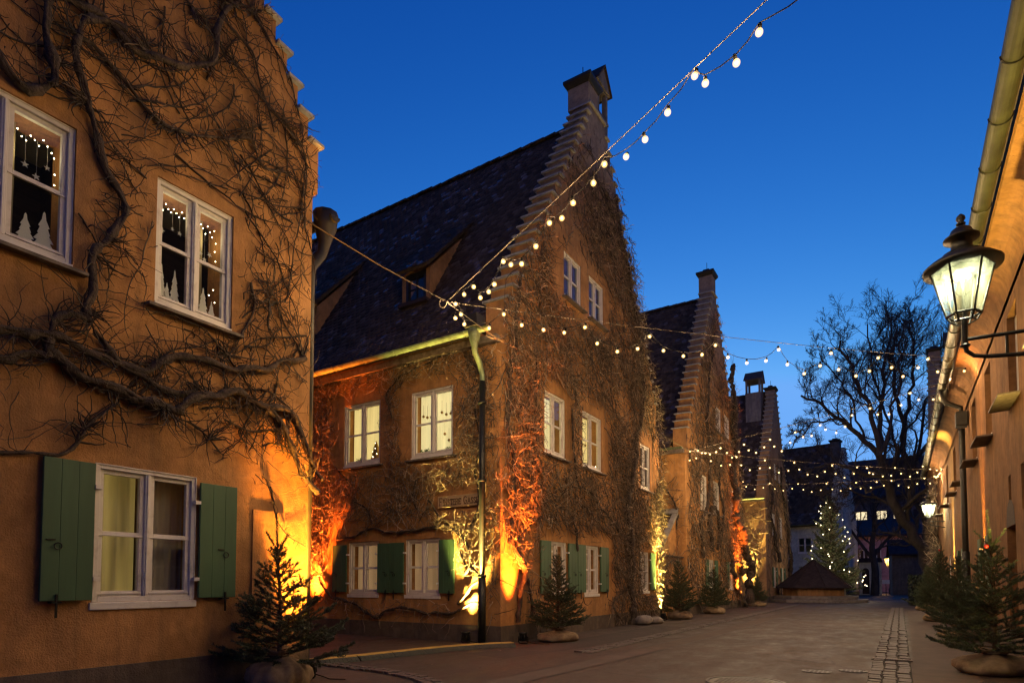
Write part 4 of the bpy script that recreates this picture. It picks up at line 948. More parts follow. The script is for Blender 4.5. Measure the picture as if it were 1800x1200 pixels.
MB().tube([(-0.14, 24.4, 4.9), (-0.14, 24.4, 0)], 0.065, 10).build('lower_pipe', 'pipe', dp, True)
MB().tube([(-0.14, 24.4, 1.9), (-0.14, 24.4, 0)], 0.085, 10).build('stand_pipe', 'iron', dp, True)
MB().mbox(PR, 0, 40, 0, 0.35, 0.001, 0.025).build('plinth', 'plinth', hr)

# ------------------------------------------------------------------ climbing vines
def PX(u, z, o): return np.stack([-6.41 + o, u, z], -1)      # on the street front of the left row
def PY(u, z, o): return np.stack([u, 9.73 - o, z], -1)       # on the lane side of the central house
def PY2(u, z, o): return np.stack([u, 21.75 - o, z], -1)
def PY3(u, z, o): return np.stack([u, 37.2 - o, z], -1)
def PRW(u, z, o): return np.stack([1.5 - o, u, z], -1)

def curl(rng, u, z, th, L, K, r0, wob, o0, o1):
    N = len(u)
    t = np.linspace(0, 1, K)
    bend = rng.normal(0, 0.7, (N, 1)) * t[None] ** 1.3
    ang = th[:, None] + np.cumsum(rng.normal(0, wob, (N, K)), 1) + bend
    st = (L / (K - 1))[:, None]
    du = np.cos(ang) * st; dz = np.sin(ang) * st
    uu = u[:, None] + np.concatenate([np.zeros((N, 1)), np.cumsum(du, 1)[:, :-1]], 1)
    zz = z[:, None] + np.concatenate([np.zeros((N, 1)), np.cumsum(dz, 1)[:, :-1]], 1)
    oo = o0[:, None] + (o1 - o0)[:, None] * t[None] ** 1.4 + rng.normal(0, 0.008, (N, K))
    oo = np.maximum(oo, 0.006)
    rr = r0[:, None] * (1 - 0.65 * t[None])
    return uu, zz, oo, rr

def vine(label, P, stems, box, counts, dens, avoid, seed, thick=1.0, lim=None, antlers=0, tmat='twig', tipout=0.14, base=None, twiglen=1.0, stem_sprouts=26, trad=1.0):
    rng = np.random.default_rng(seed)
    b0 = stems[0][2][0] if stems else (box[0], 0.0)
    loc = P(np.array(b0[0]), np.array(0.0), np.array(0.06))
    root = empty('climbing_vine', tuple(float(v) for v in loc), 0, label, 'vine')
    off = np.array(root.location)
    starts = []
    for r0, r1, pts in stems:
        ln = float(np.sum(np.linalg.norm(np.diff(np.array(pts), axis=0), axis=1)))
        K = max(6, int(ln / 0.07))
        c = catmull(pts, K)
        t = np.linspace(0, 1, K)
        rad = (r0 + (r1 - r0) * t) * thick
        ph = rng.random(6) * 6.28
        wob = np.stack([np.sin(t * ln * 5.5 + ph[0]) + 0.6 * np.sin(t * ln * 12 + ph[1]), np.sin(t * ln * 4.7 + ph[2]) + 0.6 * np.sin(t * ln * 13 + ph[3])], 1) * (0.55 * rad[:, None] + 0.008)
        c = c + wob
        o = rad * 0.85 + 0.012 + 0.5 * rad * (1 + np.sin(t * ln * 3 + ph[4]))
        pl = P(c[:, 0], c[:, 1], o)[None]
        rad2 = rad * (1 + 0.22 * np.sin(t * ln * 21 + ph[5]) + 0.2 * rng.normal(size=K))
        V, F = tubes(pl, rad2[None], 8)
        if r0 > 0.035:                      # a second strand twisted round the thick ones
            tw = t * ln * 4 + ph[0]
            q = P(c[:, 0] + np.cos(tw) * rad * 0.55, c[:, 1] + np.sin(tw) * rad * 0.55, o + np.abs(np.sin(tw * 0.7)) * rad * 0.6)[None]
            V, F = join([(V, F), tubes(q, (rad * 0.55)[None], 6)])
        link('stem', np_mesh('stem', V - off, F, 'stem', smooth=True), root)
        n = int(ln * stem_sprouts)
        i = rng.integers(0, K, n)
        starts.append(np.stack([c[i, 0], c[i, 1], o[i]], 1))
    parts = []; tints = []
    def ok(uu, zz, pad=0.02):
        keep = np.ones(len(uu), bool)
        for a, b, c, d in avoid:
            keep &= ~((uu > a - pad) & (uu < b + pad) & (zz > c - pad) & (zz < d + pad)).any(1)
        if lim is not None: keep &= (zz < lim(uu)).all(1)
        return keep
    def emit(u, z, o, th, L, K, r0, wob, o1, S=3):
        uu, zz, oo, rr = curl(rng, u, z, th, L, K, r0, wob, o, o1)
        k = ok(uu, zz)
        parts.append(tubes(P(uu[k], zz[k], oo[k]), rr[k], S))
        tints.append(np.repeat(np.clip(rng.beta(1.6, 2.2, int(k.sum())), 0, 1), K * S))
        if K >= 12 and k.any():                       # short knotty spurs along the runners
            us, zs, os_, rs = (a[k][:, 1:-1].ravel() for a in (uu, zz, oo, rr))
            w = rng.random(len(us)) < 0.75
            us, zs, os_, rs = us[w], zs[w], os_[w], rs[w]; n = len(us)
            emit(us, zs, os_, rng.random(n) * 6.28, rng.uniform(0.03, 0.13, n), 5, rs * 0.85, 0.4, os_ + rng.uniform(0.0, 0.07, n))
    if starts:
        s = np.concatenate(starts)
        n = len(s)
        emit(s[:, 0], s[:, 1], s[:, 2], rng.random(n) * 6.28, rng.uniform(0.15, 0.55, n) * twiglen, 8, rng.uniform(0.004, 0.009, n) * trad, 0.35, s[:, 2] + rng.uniform(-0.03, tipout, n))
        for _ in range(antlers):                      # fans of twigs that start at one node
            c = s[rng.integers(0, n)]; m = int(rng.integers(8, 16)); t0 = rng.random() * 6.28
            emit(np.full(m, c[0]) + rng.normal(0, .015, m), np.full(m, c[1]) + rng.normal(0, .015, m), np.full(m, c[2]), rng.normal(t0, 0.55, m), rng.uniform(0.12, 0.34, m), 8, rng.uniform(0.006, 0.012, m), 0.3, c[2] + rng.uniform(0.0, 0.14, m), 4)
    u0, u1, z0, z1 = box
    area = (u1 - u0) * (z1 - z0)
    for n_, Lr, rr, wob, K, oo0, oo1, thb in counts:
        n = int(n_ * area)
        u = rng.uniform(u0, u1, n); z = rng.uniform(z0, z1, n)
        k = rng.random(n) < dens(u, z)
        u, z = u[k], z[k]; n = len(u)
        th = rng.random(n) * 6.28 if thb is None else rng.normal(thb, 0.8, n)
        emit(u, z, rng.uniform(*oo0, n), th, rng.uniform(*Lr, n), K, rng.uniform(*rr, n) * trad, wob, rng.uniform(*oo1, n))
    if parts:
        V, F = join(parts)
        o = link('twigs', np_mesh('twigs', V - off, F, tmat, tint=np.concatenate(tints)), root); o['kind'] = 'stuff'
    return root

def field(seed, scale=1.3):
    r = np.random.default_rng(seed); k = r.normal(0, scale, (7, 2)); p = r.random(7) * 6.28
    return lambda u, z: np.mean([np.sin(u * a + z * b + c) for (a, b), c in zip(k, p)], 0)
AV0 = [(2.30, 4.25, 0.9, 2.36), (3.26, 4.12, 4.0, 5.38), (1.4, 2.52, 4.0, 5.42)]
f0 = field(1, 2.6)
def dens0(u, z):
    d = np.clip(0.30 + 0.8 * f0(u, z), 0.04, 1)
    d = d * np.where(z < 2.3, 0.03, 1) * np.where((z < 2.75) & (u < 4.2), 0.25, 1)
    d = np.where((u > 4.15) & (z > 3.0) & (z < 7.0), np.maximum(d, 0.85), d)
    return d * np.where((u > 4.3) & (z < 2.2), 0.0, 1)
LONG = (0.5, 1.3); MED = (0.2, 0.55); TIP = (0.06, 0.18)
vine('thick gnarled bare vine twisting across the nearest house front', PX, STEM_L, (1.7, 5.2, 1.9, 9.0),
     [(20, (0.6, 1.7), (0.006, 0.015), 0.12, 16, (0.01, 0.04), (0.01, 0.08), None), (45, MED, (0.004, 0.009), 0.25, 8, (0.01, 0.05), (0.02, 0.13), None), (60, TIP, (0.0035, 0.006), 0.45, 6, (0.02, 0.10), (0.05, 0.2), None)],
     dens0, AV0, 3, tmat='twig_dark', thick=0.72, stem_sprouts=30, tipout=0.16, antlers=44, lim=lambda u: np.minimum(1.8 * (5.40 - u) + 6.75, np.where(u < 5.30, 20.0, 0.0)))

AV1 = [(11.45, 12.43, 3.9, 5.34), (13.33, 14.45, 3.9, 5.34), (17.23, 18.08, 3.87, 5.28), (12.39, 13.30, 7.7, 8.87), (13.75, 14.63, 7.7, 8.87), (11.18, 12.95, 0.85, 2.06), (12.95, 14.78, 0.85, 2.06), (17.1, 18.4, 0.85, 2.06)]
f1 = field(4, 1.5)
def dens1(u, z):
    lim = np.minimum(1.69 * (u - 9.75) + 6.7, 1.69 * (18.95 - u) + 6.7)
    d = np.clip(0.72 + 1.0 * f1(u, z), 0.1, 1)
    d = np.where(z < lim - 0.1, d, 0.0)
    d = d * np.where(z > 11.6, 0.08, np.where(z > 9.2, np.where(u > 13.2, 0.55, 0.30), 1))
    for a, b, c, e in AV1[:3]: d = d * np.where((u > a - 0.35) & (u < b + 0.3) & (z > c + 0.1) & (z < e + 0.35), 0.05, 1)
    d = d * np.where((u > 11.6) & (u < 14.9) & (z > 7.5) & (z < 9.2), 0.06, 1)
    d = d * np.where((u > 11.2) & (u < 14.9) & (z < 2.45), 0.05, 1) * np.where((z < 0.5), 0.25, 1)
    d = d * np.where((u > 10.3) & (u < 11.2) & (z < 2.4), 0.25, 1) * np.where((u < 10.5) & (z < 2.4), 0.12, 1)
    return d
DENSE = [(12, (0.6, 1.8), (0.007, 0.016), 0.14, 16, (0.01, 0.05), (0.03, 0.14), -1.4), (150, MED, (0.006, 0.012), 0.3, 7, (0.01, 0.14), (0.04, 0.26), -1.2), (110, TIP, (0.006, 0.011), 0.5, 5, (0.05, 0.22), (0.1, 0.34), None)]
vine('dense dry vine thatch over the central street gable', PX, STEM_GABLE, (9.75, 18.95, 0.1, 12.6), DENSE, dens1, AV1 + [(9.75, 10.4, 0.0, 1.4)], 5, tipout=0.25, trad=1.15, antlers=30, lim=lambda u: np.minimum(1.69 * (u - 9.70) + 6.9, 1.69 * (19.1 - u) + 7.2))

AV2B = [(-7.4, -6.78, 0.0, 1.25), (-11.9, -11.2, 0.0, 1.0)]
AV2 = [(-10.72, -9.58, 3.7, 5.19), (-8.68, -7.56, 3.7, 5.17), (-12.96, -11.86, 3.7, 5.15), (-11.05, -7.45, 0.85, 2.06), (-7.95, -6.8, 2.62, 2.93)]
f2 = field(9, 1.8)
def dens2(u, z):
    d = np.clip(0.98 + 0.8 * f2(u, z), 0.2, 1)
    for a, b, c, e in AV2[:3]: d = d * np.where((u > a - 0.28) & (u < b + 0.28) & (z > c - 0.05) & (z < e + 0.25), 0.03, 1)
    d = d * np.where((z < 2.45) & (u > -11.2) & (u < -7.4), np.where(z > 0.85, 0.0, 0.35), 1) * np.where(z < 0.45, 0.04, 1)
    d = np.where((u > -7.6) & (z > 0.9) & (z < 5.6), np.maximum(d, 0.55), d)
    d = d * np.where((u > -7.35) & (u < -6.6) & (z < 2.0), 0.22, 1)
    return np.where((u < -11.2), np.maximum(d, 0.8) * np.where(z < 1.0, 0.15, 1), d)
vine('tangled vine on the lane wall around the street-name plate', PY, STEM_SIDE, (-12.8, -6.45, 0.2, 5.75),
     [(11, (0.5, 1.5), (0.006, 0.012), 0.16, 14, (0.01, 0.05), (0.02, 0.1), None), (150, MED, (0.005, 0.010), 0.3, 7, (0.01, 0.09), (0.03, 0.18), None), (120, TIP, (0.005, 0.009), 0.5, 5, (0.03, 0.16), (0.08, 0.28), None)], dens2, AV2 + AV2B, 6, tipout=0.25, antlers=20)

AV3 = [(21.75 + a, 21.75 + b, c, d) for a, b, c, d in ((4.45, 5.35, 7.45, 8.6), (6.0, 6.9, 7.45, 8.6), (1.9, 2.9, 3.9, 5.34), (3.85, 4.9, 3.9, 5.34), (6.9, 7.9, 3.9, 5.34), (2.4, 4.3, 0.85, 2.06), (5.8, 7.7, 0.85, 2.06))]
f3 = field(14, 1.0)
def dens3(u, z):
    lim = np.minimum(1.69 * (u - 21.95) + 6.7, 1.69 * (30.55 - u) + 6.7)
    d = np.clip(0.5 + 0.7 * f3(u, z), 0.05, 1) * np.where(u > 28.6, 1.3, 1) * np.where(z < 0.6, 0.2, 1)
    return np.where(z < lim, d, 0) * np.where(z > 11, 0.35, 1)
vine('vine with thick red-lit trunk on the second gabled house', PX, STEM_H2, (21.8, 30.7, 0.2, 13.0), [(6, LONG, (0.008, 0.018), 0.16, 12, (0.01, 0.05), (0.03, 0.14), -1.4), (50, (0.3, 0.7), (0.009, 0.016), 0.3, 7, (0.01, 0.12), (0.04, 0.3), -1.2), (45, (0.1, 0.3), (0.009, 0.014), 0.5, 5, (0.05, 0.2), (0.1, 0.35), None)], dens3, AV3, 7, tipout=0.3, trad=1.2, stem_sprouts=30, twiglen=1.5)
vine('thin vine on the lane wall behind the lean-to porch', PY2, [(0.04, 0.02, [(-6.6, 0.3), (-6.9, 2.0), (-6.7, 3.6), (-7.2, 4.6), (-8.2, 4.9)]), (0.03, 0.02, [(-6.7, 3.4), (-7.6, 4.1), (-8.6, 4.2)])], (-9.5, -6.45, 0.3, 5.7),
     [(4, LONG, (0.006, 0.012), 0.16, 12, (0.01, 0.05), (0.02, 0.1), None), (28, MED, (0.005, 0.009), 0.3, 8, (0.01, 0.09), (0.03, 0.16), None)], lambda u, z: np.full(len(u), 0.5), [], 8, trad=1.2)
vine('vine mat covering the low wall beside the porch', lambda u, z, o: np.stack([-6.6 + o, u, z], -1), [(0.03, 0.02, [(19.3, 0.0), (19.5, 1.0), (20.2, 1.8), (21.4, 1.9)])], (18.95, 21.7, 0.2, 2.1),
     [(6, LONG, (0.006, 0.012), 0.16, 12, (0.01, 0.05), (0.02, 0.1), None), (80, MED, (0.005, 0.009), 0.3, 8, (0.01, 0.09), (0.03, 0.2), None)], lambda u, z: np.full(len(u), 0.7), [], 18, trad=1.2)
AV4 = [(37.2 + a, 37.2 + b, c, d) for a, b, c, d in ((2.2, 3.2, 3.9, 5.3), (4.9, 5.9, 3.9, 5.3), (3.2, 4.1, 7.4, 8.5), (4.7, 5.6, 7.4, 8.5), (1.7, 3.6, 0.85, 2.1), (4.7, 6.6, 0.85, 2.1))]
f4 = field(21, 0.9)
vine('vine with two dark stems on the third gabled house', PX, STEM_H3, (37.3, 45.8, 0.2, 8.5), [(4, (0.6, 1.6), (0.012, 0.025), 0.16, 10, (0.01, 0.05), (0.03, 0.14), -1.4), (14, (0.3, 0.9), (0.01, 0.018), 0.3, 7, (0.01, 0.12), (0.04, 0.3), -1.2)],
     lambda u, z: np.clip(0.45 + 0.8 * f4(u, z), 0, 1), AV4, 9, trad=1.2, twiglen=1.6, stem_sprouts=20)
vine('yellow-lit twigs on the lane side of the third gabled house', PY3, [(0.05, 0.03, [(-6.9, 0.2), (-7.0, 2.6), (-7.6, 3.0), (-8.4, 2.7)])], (-9.5, -6.45, 2.4, 5.6),
     [(5, (0.6, 1.4), (0.012, 0.02), 0.16, 10, (0.01, 0.05), (0.03, 0.14), None), (26, (0.3, 0.7), (0.01, 0.015), 0.4, 7, (0.02, 0.12), (0.1, 0.4), None)], lambda u, z: np.full(len(u), 0.6), [], 10, trad=1.2)
vine('thick vine stems lit by the far wall lantern, right row', PRW, [(0.22, 0.12, [(32.6, 0.0), (32.4, 1.5), (32.9, 3.0), (32.5, 4.6)]), (0.16, 0.1, [(33.5, 0.0), (33.2, 1.6), (33.7, 3.2), (33.3, 5.0)]), (0.09, 0.05, [(32.9, 1.8), (31.6, 2.6), (30.6, 2.4)])], (31.0, 33.9, 0.3, 5.4),
     [(5, (0.6, 1.4), (0.01, 0.02), 0.16, 10, (0.03, 0.2), (0.05, 0.4), None), (22, (0.3, 0.8), (0.008, 0.014), 0.4, 7, (0.05, 0.3), (0.1, 0.6), None)], lambda u, z: np.full(len(u), 0.7), [], 12, trad=1.2, tipout=0.5)

# ------------------------------------------------------------------ firs
def fir_meshes(seed, h, rad, nb, nlen=0.032, nwid=0.0075, perm=125, leader=0.3, mat='needle', lowfrac=0.03):
    rng = np.random.default_rng(seed)
    segs = []; bt = []; br = []
    top = np.array([rng.normal(0, 0.02), rng.normal(0, 0.02), h])
    axis = lambda z: np.array([math.sin(z * 2.1 + seed) * 0.02 * z, math.cos(z * 1.7 + seed) * 0.02 * z, z])
    az = rng.random() * 6.28
    for i in range(nb):
        t = (i + rng.random() * 0.6) / nb
        z = h * lowfrac + (h - leader - h * lowfrac) * t ** 1.15
        az += 2.4 + rng.normal(0, 0.25)
        L = (rad * (1 - t) ** 0.85 + 0.10 * h / 2) * rng.uniform(0.72, 1.15)
        el = 0.06 + 0.7 * t + rng.normal(0, 0.1)
        K = 7
        p = [axis(z)]; d_el = el
        for k in range(K - 1):
            d = np.array([math.cos(az) * math.cos(d_el), math.sin(az) * math.cos(d_el), math.sin(d_el)])
            p.append(p[-1] + d * L / (K - 1)); d_el += 0.07 + rng.normal(0, 0.05)
        p = np.array(p)
        bt.append(p); br.append(np.linspace(0.010, 0.003, K) * h / 1.8)
        for k in range(K - 1):
            if k >= 1: segs.append((p[k], p[k + 1]))
        m = max(3, int(L / (0.062 * h / 1.8)))
        for j in range(m):
            f = 0.2 + 0.78 * (j + rng.random()) / m
            x = f * (K - 1); k = min(int(x), K - 2); q = p[k] + (p[k + 1] - p[k]) * (x - k)
            tg = (p[k + 1] - p[k]); tg /= np.linalg.norm(tg)
            sd = np.cross(tg, [0, 0, 1.0]); sd /= np.linalg.norm(sd) + 1e-6
            s = 1 if j % 2 else -1
            l2 = L * (0.14 + 0.34 * (1 - f)) * rng.uniform(0.7, 1.25) + 0.03
            d = tg * 0.72 + sd * s * 0.75 + np.array([0, 0, rng.normal(0.02, 0.16)])
            d /= np.linalg.norm(d)
            e = q + d * l2 + np.array([0, 0, 0.1 * l2])
            segs.append((q, e))
            if l2 > 0.13 * h / 1.8:
                for s2 in (1, -1):
                    q2 = q + (e - q) * rng.uniform(0.35, 0.6); d2 = d * 0.75 + tg * 0.2 + sd * s2 * 0.5 + np.array([0, 0, rng.normal(0, 0.1)])
                    segs.append((q2, q2 + d2 / np.linalg.norm(d2) * l2 * 0.45))
    segs.append((axis(h - leader), axis(h - leader * 0.5))); segs.append((axis(h - leader * 0.5), axis(h)))
    # whorl under the leader
    for k in range(4):
        a = az + k * 1.57; q = axis(h - leader); segs.append((q, q + np.array([math.cos(a) * 0.5, math.sin(a) * 0.5, 0.75]) * leader * 0.62))
    segs = np.array(segs)
    ln = np.linalg.norm(segs[:, 1] - segs[:, 0], axis=1)
    n = (ln * perm * 1.8 / h + 1).astype(int)
    ids = np.repeat(np.arange(len(segs)), n)
    N = len(ids)
    f = rng.random(N)[:, None]
    d = (segs[:, 1] - segs[:, 0])[ids]; d /= np.linalg.norm(d, axis=1, keepdims=True)
    P0 = segs[ids, 0] + (segs[ids, 1] - segs[ids, 0]) * f
    ra = rng.normal(size=(N, 3)); ra -= (ra * d).sum(1, keepdims=True) * d; ra /= np.linalg.norm(ra, axis=1, keepdims=True)
    ra[:, 2] += 0.25
    nd = d * 0.62 + ra * 0.8; nd /= np.linalg.norm(nd, axis=1, keepdims=True)
    w = np.cross(nd, rng.normal(size=(N, 3))); w /= np.linalg.norm(w, axis=1, keepdims=True)
    L = nlen * rng.uniform(0.75, 1.2, (N, 1)); hw = nwid * 0.5
    V = np.stack([P0 - w * hw, P0 + w * hw, P0 + nd * L], 1).reshape(-1, 3)
    F = np.arange(3 * N).reshape(-1, 3)
    fol = np_mesh('foliage', V, F, mat)
    tw = np.stack([np.linspace(0, 1, 2)[:, None] * (b - a) + a for a, b in segs])
    zt = np.linspace(0, h, 12)
    tr = np.array([axis(z) for z in zt])[None]
    parts = [tubes(tr, (0.026 * h / 1.8 * (1 - zt / h * 0.85))[None], 8), tubes(np.array(bt), np.array(br), 4), tubes(tw, np.tile(np.array([[0.0028, 0.0018]]) * h / 1.8, (len(tw), 1)), 3)]
    V, F = join(parts)
    return np_mesh('trunk', V, F, 'firbark', smooth=True), fol

def sack_mesh(seed, r, h):
    rng = np.random.default_rng(seed); n = 52; m = MB()
    pr = [(0.80, 0.0), (0.98, 0.10), (1.05, 0.30), (1.0, 0.55), (0.84, 0.74), (0.52, 0.88), (0.27, 0.96), (0.24, 1.02), (0.40, 1.16), (0.46, 1.24), (0.30, 1.14), (0.06, 1.04)]
    ph = rng.random(8) * 6.28
    for i, (a, z) in enumerate(pr):
        for k in range(n):
            th = 2 * math.pi * k / n
            d = 1 + 0.09 * math.sin(2 * th + ph[0] + z) + 0.07 * math.sin(3 * th + ph[1] - 2 * z) + 0.05 * math.sin(7 * th + ph[2] + 5 * z) + (0.02 + 0.05 * z) * math.sin(13 * th + ph[3] - 2 * z) + 0.03 * math.sin(19 * th + ph[5]) * z
            zz = z * h + (0.05 * h * math.sin(3 * th + ph[4]) * z)
            m.v.append((r * a * d * math.cos(th), r * a * d * math.sin(th), zz))
    for i in range(len(pr) - 1):
        for k in range(n):
            a0 = i * n + k; a1 = i * n + (k + 1) % n
            m.f.append((a0, a1, a1 + n, a0 + n))
    m.f.append(tuple(range(n))[::-1])
    return m.mesh('root_sack', 'sack', True)

FIRS = [fir_meshes(s, 1.75, r, nb, leader=ld, perm=p) for s, r, nb, ld, p in ((1, 0.62, 60, 0.44, 400), (2, 0.62, 90, 0.2, 330), (3, 0.58, 90, 0.16, 330), (4, 0.68, 80, 0.3, 330))]
SACKS = [sack_mesh(s, 0.30, 0.30) for s in (1, 2, 3)]
TIE = MB().tube([(0.085 * math.cos(t), 0.085 * math.sin(t), 0.297 + 0.004 * math.sin(3 * t)) for t in np.linspace(0, 2 * math.pi, 22)], 0.011, 6, False).mesh('tie_cord', 'firbark', True)
def fir(loc, var, scale, rz, label, sack=0, sscale=(1, 1, 1), wide=1.0):
    r = empty('potted_fir', loc, rz, label, 'fir tree', 'small firs standing along the house walls')
    t = link('trunk', FIRS[var][0], r); t.location = (0, 0, 0.2); t.scale = (scale * wide, scale * wide, scale)
    f = link('foliage', FIRS[var][1], r); f.location = (0, 0, 0.2); f.scale = (scale * wide, scale * wide, scale); f['kind'] = 'stuff'
    s = link('root_sack', SACKS[sack], r); s.scale = sscale
    link('tie_cord', TIE, s)
    return r
fir((-5.93, 4.47, 0), 0, 1.0, 0.4, 'sparse fir in the left foreground with orange light behind it', 0, (1.2, 1.2, 1.15), 1.15)
fir((-5.72, 10.75, 0), 1, 0.92, 1.0, 'red-tinted fir in a sack at the street corner of the central house', 1, (1.25, 1.0, 0.75))
fir((-5.95, 19.35, 0), 2, 0.98, 2.0, 'fir in a pale sack in front of the low wall', 2, (1.25, 1.25, 0.95), 1.1)
fir((-5.85, 23.3, 0), 3, 0.95, 3.0, 'fir in a pale sack left of the red-lit vine trunk', 0, (1.3, 1.3, 0.95))
fir((-5.9, 31.6, 0), 1, 0.85, 4.0, 'small dark fir just beyond the red-lit vine trunk', 1, (1.2, 1.2, 0.8))
fir((1.0, 9.95, 0), 0, 1.08, 0.2, 'large fir in the right foreground with its burlap sack at the frame edge', 2, (1.35, 1.2, 0.85), 1.1)
fir((1.0, 22.3, 0), 3, 1.2, 5.0, 'tallest fir of the right row, behind the foreground one', 0, (1.4, 1.4, 1.0), 0.95)
fir((0.95, 30.3, 0), 2, 0.95, 2.6, 'farthest fir on the right, below the far wall lantern', 1, (1.3, 1.3, 1.0), 0.95)
fir((1.0, 15.6, 0), 2, 0.9, 4.4, 'fir partly hidden behind the right foreground fir', 2, (1.2, 1.2, 0.8), 1.05)
b = MB().lathe([(0.003, -0.03), (0.02, -0.024), (0.03, 0), (0.02, 0.024), (0.003, 0.03)], 12)
for i, (x, y, z) in enumerate(((0.93, 9.72, 1.62), (1.0, 21.95, 2.1))):
    o = b.build('bauble', 'redball', None, True); o.location = (x, y, z)
    tag(o, ('red bauble on the right foreground fir', 'red bauble on the tall fir of the right row')[i], 'bauble')

xt = empty('christmas_tree', (-3.75, 44.2, 0), 0.5, 'tall lit Christmas tree behind the covered fountain', 'christmas tree')
tm, fm = fir_meshes(9, 6.9, 1.7, 230, nlen=0.11, nwid=0.03, perm=230, leader=0.7, lowfrac=0.05)
link('trunk', tm, xt); f = link('foliage', fm, xt); f['kind'] = 'stuff'
lm = MB().lathe([(0.003, -0.03), (0.022, -0.022), (0.031, 0), (0.022, 0.022), (0.003, 0.03)], 8).mesh('light', 'treefairy', True)
rg = np.random.default_rng(4)
tree_lamp = bpy.data.lights.new('tree_lamp', 'POINT'); tree_lamp.energy = 9.0; tree_lamp.color = (1.0, 0.74, 0.42); tree_lamp.shadow_soft_size = 0.04
for i in range(42):
    t = (i + 0.5) / 42; z = 0.9 + 5.4 * t ** 1.3; a = rg.uniform(-2.9, -0.1) - 0.5
    rr = 2.15 * (1 - z / 7.3) * rg.uniform(0.95, 1.1) + 0.15
    o = link('light', lm, xt); o.location = (rr * math.cos(a), rr * math.sin(a), z)
    link('tree_lamp', tree_lamp, o)

# ------------------------------------------------------------------ bare linden behind the square
def spawn(P, Rd, per, lf, rng, K, tmin=0.25, upb=0.25, spread=0.8):
    N, Kp, _ = P.shape
    ln = np.linalg.norm(np.diff(P, axis=1), axis=2).sum(1)
    pid = np.repeat(np.arange(N), per)
    t = (np.tile(np.arange(per), N) + rng.random(N * per)) / per * (1 - tmin) + tmin
    x = t * (Kp - 1); k = np.minimum(x.astype(int), Kp - 2); fr = (x - k)[:, None]
    q = P[pid, k] * (1 - fr) + P[pid, k + 1] * fr
    tg = P[pid, k + 1] - P[pid, k]; tg /= np.linalg.norm(tg, axis=1, keepdims=True)
    rd = rng.normal(size=tg.shape); rd -= (rd * tg).sum(1, keepdims=True) * tg; rd /= np.linalg.norm(rd, axis=1, keepdims=True)
    d = tg * 0.75 + rd * spread; d[:, 2] += upb; d /= np.linalg.norm(d, axis=1, keepdims=True)
    L = ln[pid] * lf * rng.uniform(0.6, 1.25, len(pid)) * (1.15 - 0.5 * t)
    r0 = np.minimum(Rd[pid, k] * 0.48, Rd[pid, 0] * 0.4)
    out = [q]
    for i in range(K - 1):
        d = d + rng.normal(0, 0.22, d.shape); d[:, 2] += 0.05; d /= np.linalg.norm(d, axis=1, keepdims=True)
        out.append(out[-1] + d * (L / (K - 1))[:, None])
    Pc = np.stack(out, 1)
    Rc = r0[:, None] * np.linspace(1, 0.35, K)[None]
    return Pc, Rc
rng = np.random.default_rng(21)
lt = empty('linden_tree', (0.9, 46.5, 0), 0, 'tall bare linden tree spreading above the far end of the street', 'tree')
LP = np.stack([catmull(p, 14) for _, _, p in LIMBS]); LR = np.stack([np.linspace(a, b, 14) for a, b, _ in LIMBS]) * 0.78
LP[:, 1:-1] += rng.normal(0, 0.10, LP[:, 1:-1].shape)
V, F = tubes(LP, LR, 9)
V[:, 2] = np.maximum(V[:, 2], -0.05)
link('trunk', np_mesh('trunk', V - np.array(lt.location), F, 'treebark', smooth=True), lt)
A1 = spawn(LP, LR, 11, 0.40, rng, 8, 0.30)
A2 = spawn(*A1, 6, 0.5, rng, 7, 0.2)
A3 = spawn(*A2, 7, 0.55, rng, 5, 0.2)
A4 = spawn(*A3, 4, 0.6, rng, 4, 0.15)
mn = lambda a, m: np.maximum(a, m)
V, F = join([tubes(A1[0], A1[1], 5), tubes(A2[0], mn(A2[1], 0.014), 4), tubes(A3[0], mn(A3[1], 0.009), 3), tubes(A4[0], mn(A4[1], 0.0065), 3)])
o = link('crown', np_mesh('crown', V - np.array(lt.location), F, 'treebark'), lt); o['kind'] = 'stuff'

# second bare tree and dark conifers at the end of the street
lt2 = empty('bare_tree', (-1.9, 62, 0), 0, 'slim bare tree in front of the pink building', 'tree')
tp = np.array([[0, 0, 0], [0.1, 0, 2.2], [-0.1, 0, 4.2], [0.2, 0.1, 6.5], [0, 0.2, 9.0]], float)
q = [catmull(tp, 14), catmull(np.array([[0, 0, 3.0], [-1.0, 0.3, 4.6], [-2.0, 0, 6.5], [-2.3, 0, 8.4]]), 14), catmull(np.array([[0, 0, 3.4], [1.0, 0.3, 4.8], [2.4, 0, 6.2], [2.8, 0, 8.0]]), 14)]
LP2 = np.stack(q); LR2 = np.stack([np.linspace(0.34, 0.1, 14), np.linspace(0.16, 0.05, 14), np.linspace(0.16, 0.05, 14)])
link('trunk', np_mesh('trunk', *tubes(LP2, LR2, 8), 'treebark', smooth=True), lt2)
B1 = spawn(LP2, LR2, 9, 0.45, rng, 7, 0.35); B2 = spawn(*B1, 6, 0.5, rng, 6, 0.2); B3 = spawn(*B2, 5, 0.5, rng, 4, 0.2)
V, F = join([tubes(B1[0], B1[1], 4), tubes(B2[0], mn(B2[1], 0.018), 3), tubes(B3[0], mn(B3[1], 0.014), 3)])
o = link('crown', np_mesh('crown', V, F, 'treebark'), lt2); o['kind'] = 'stuff'

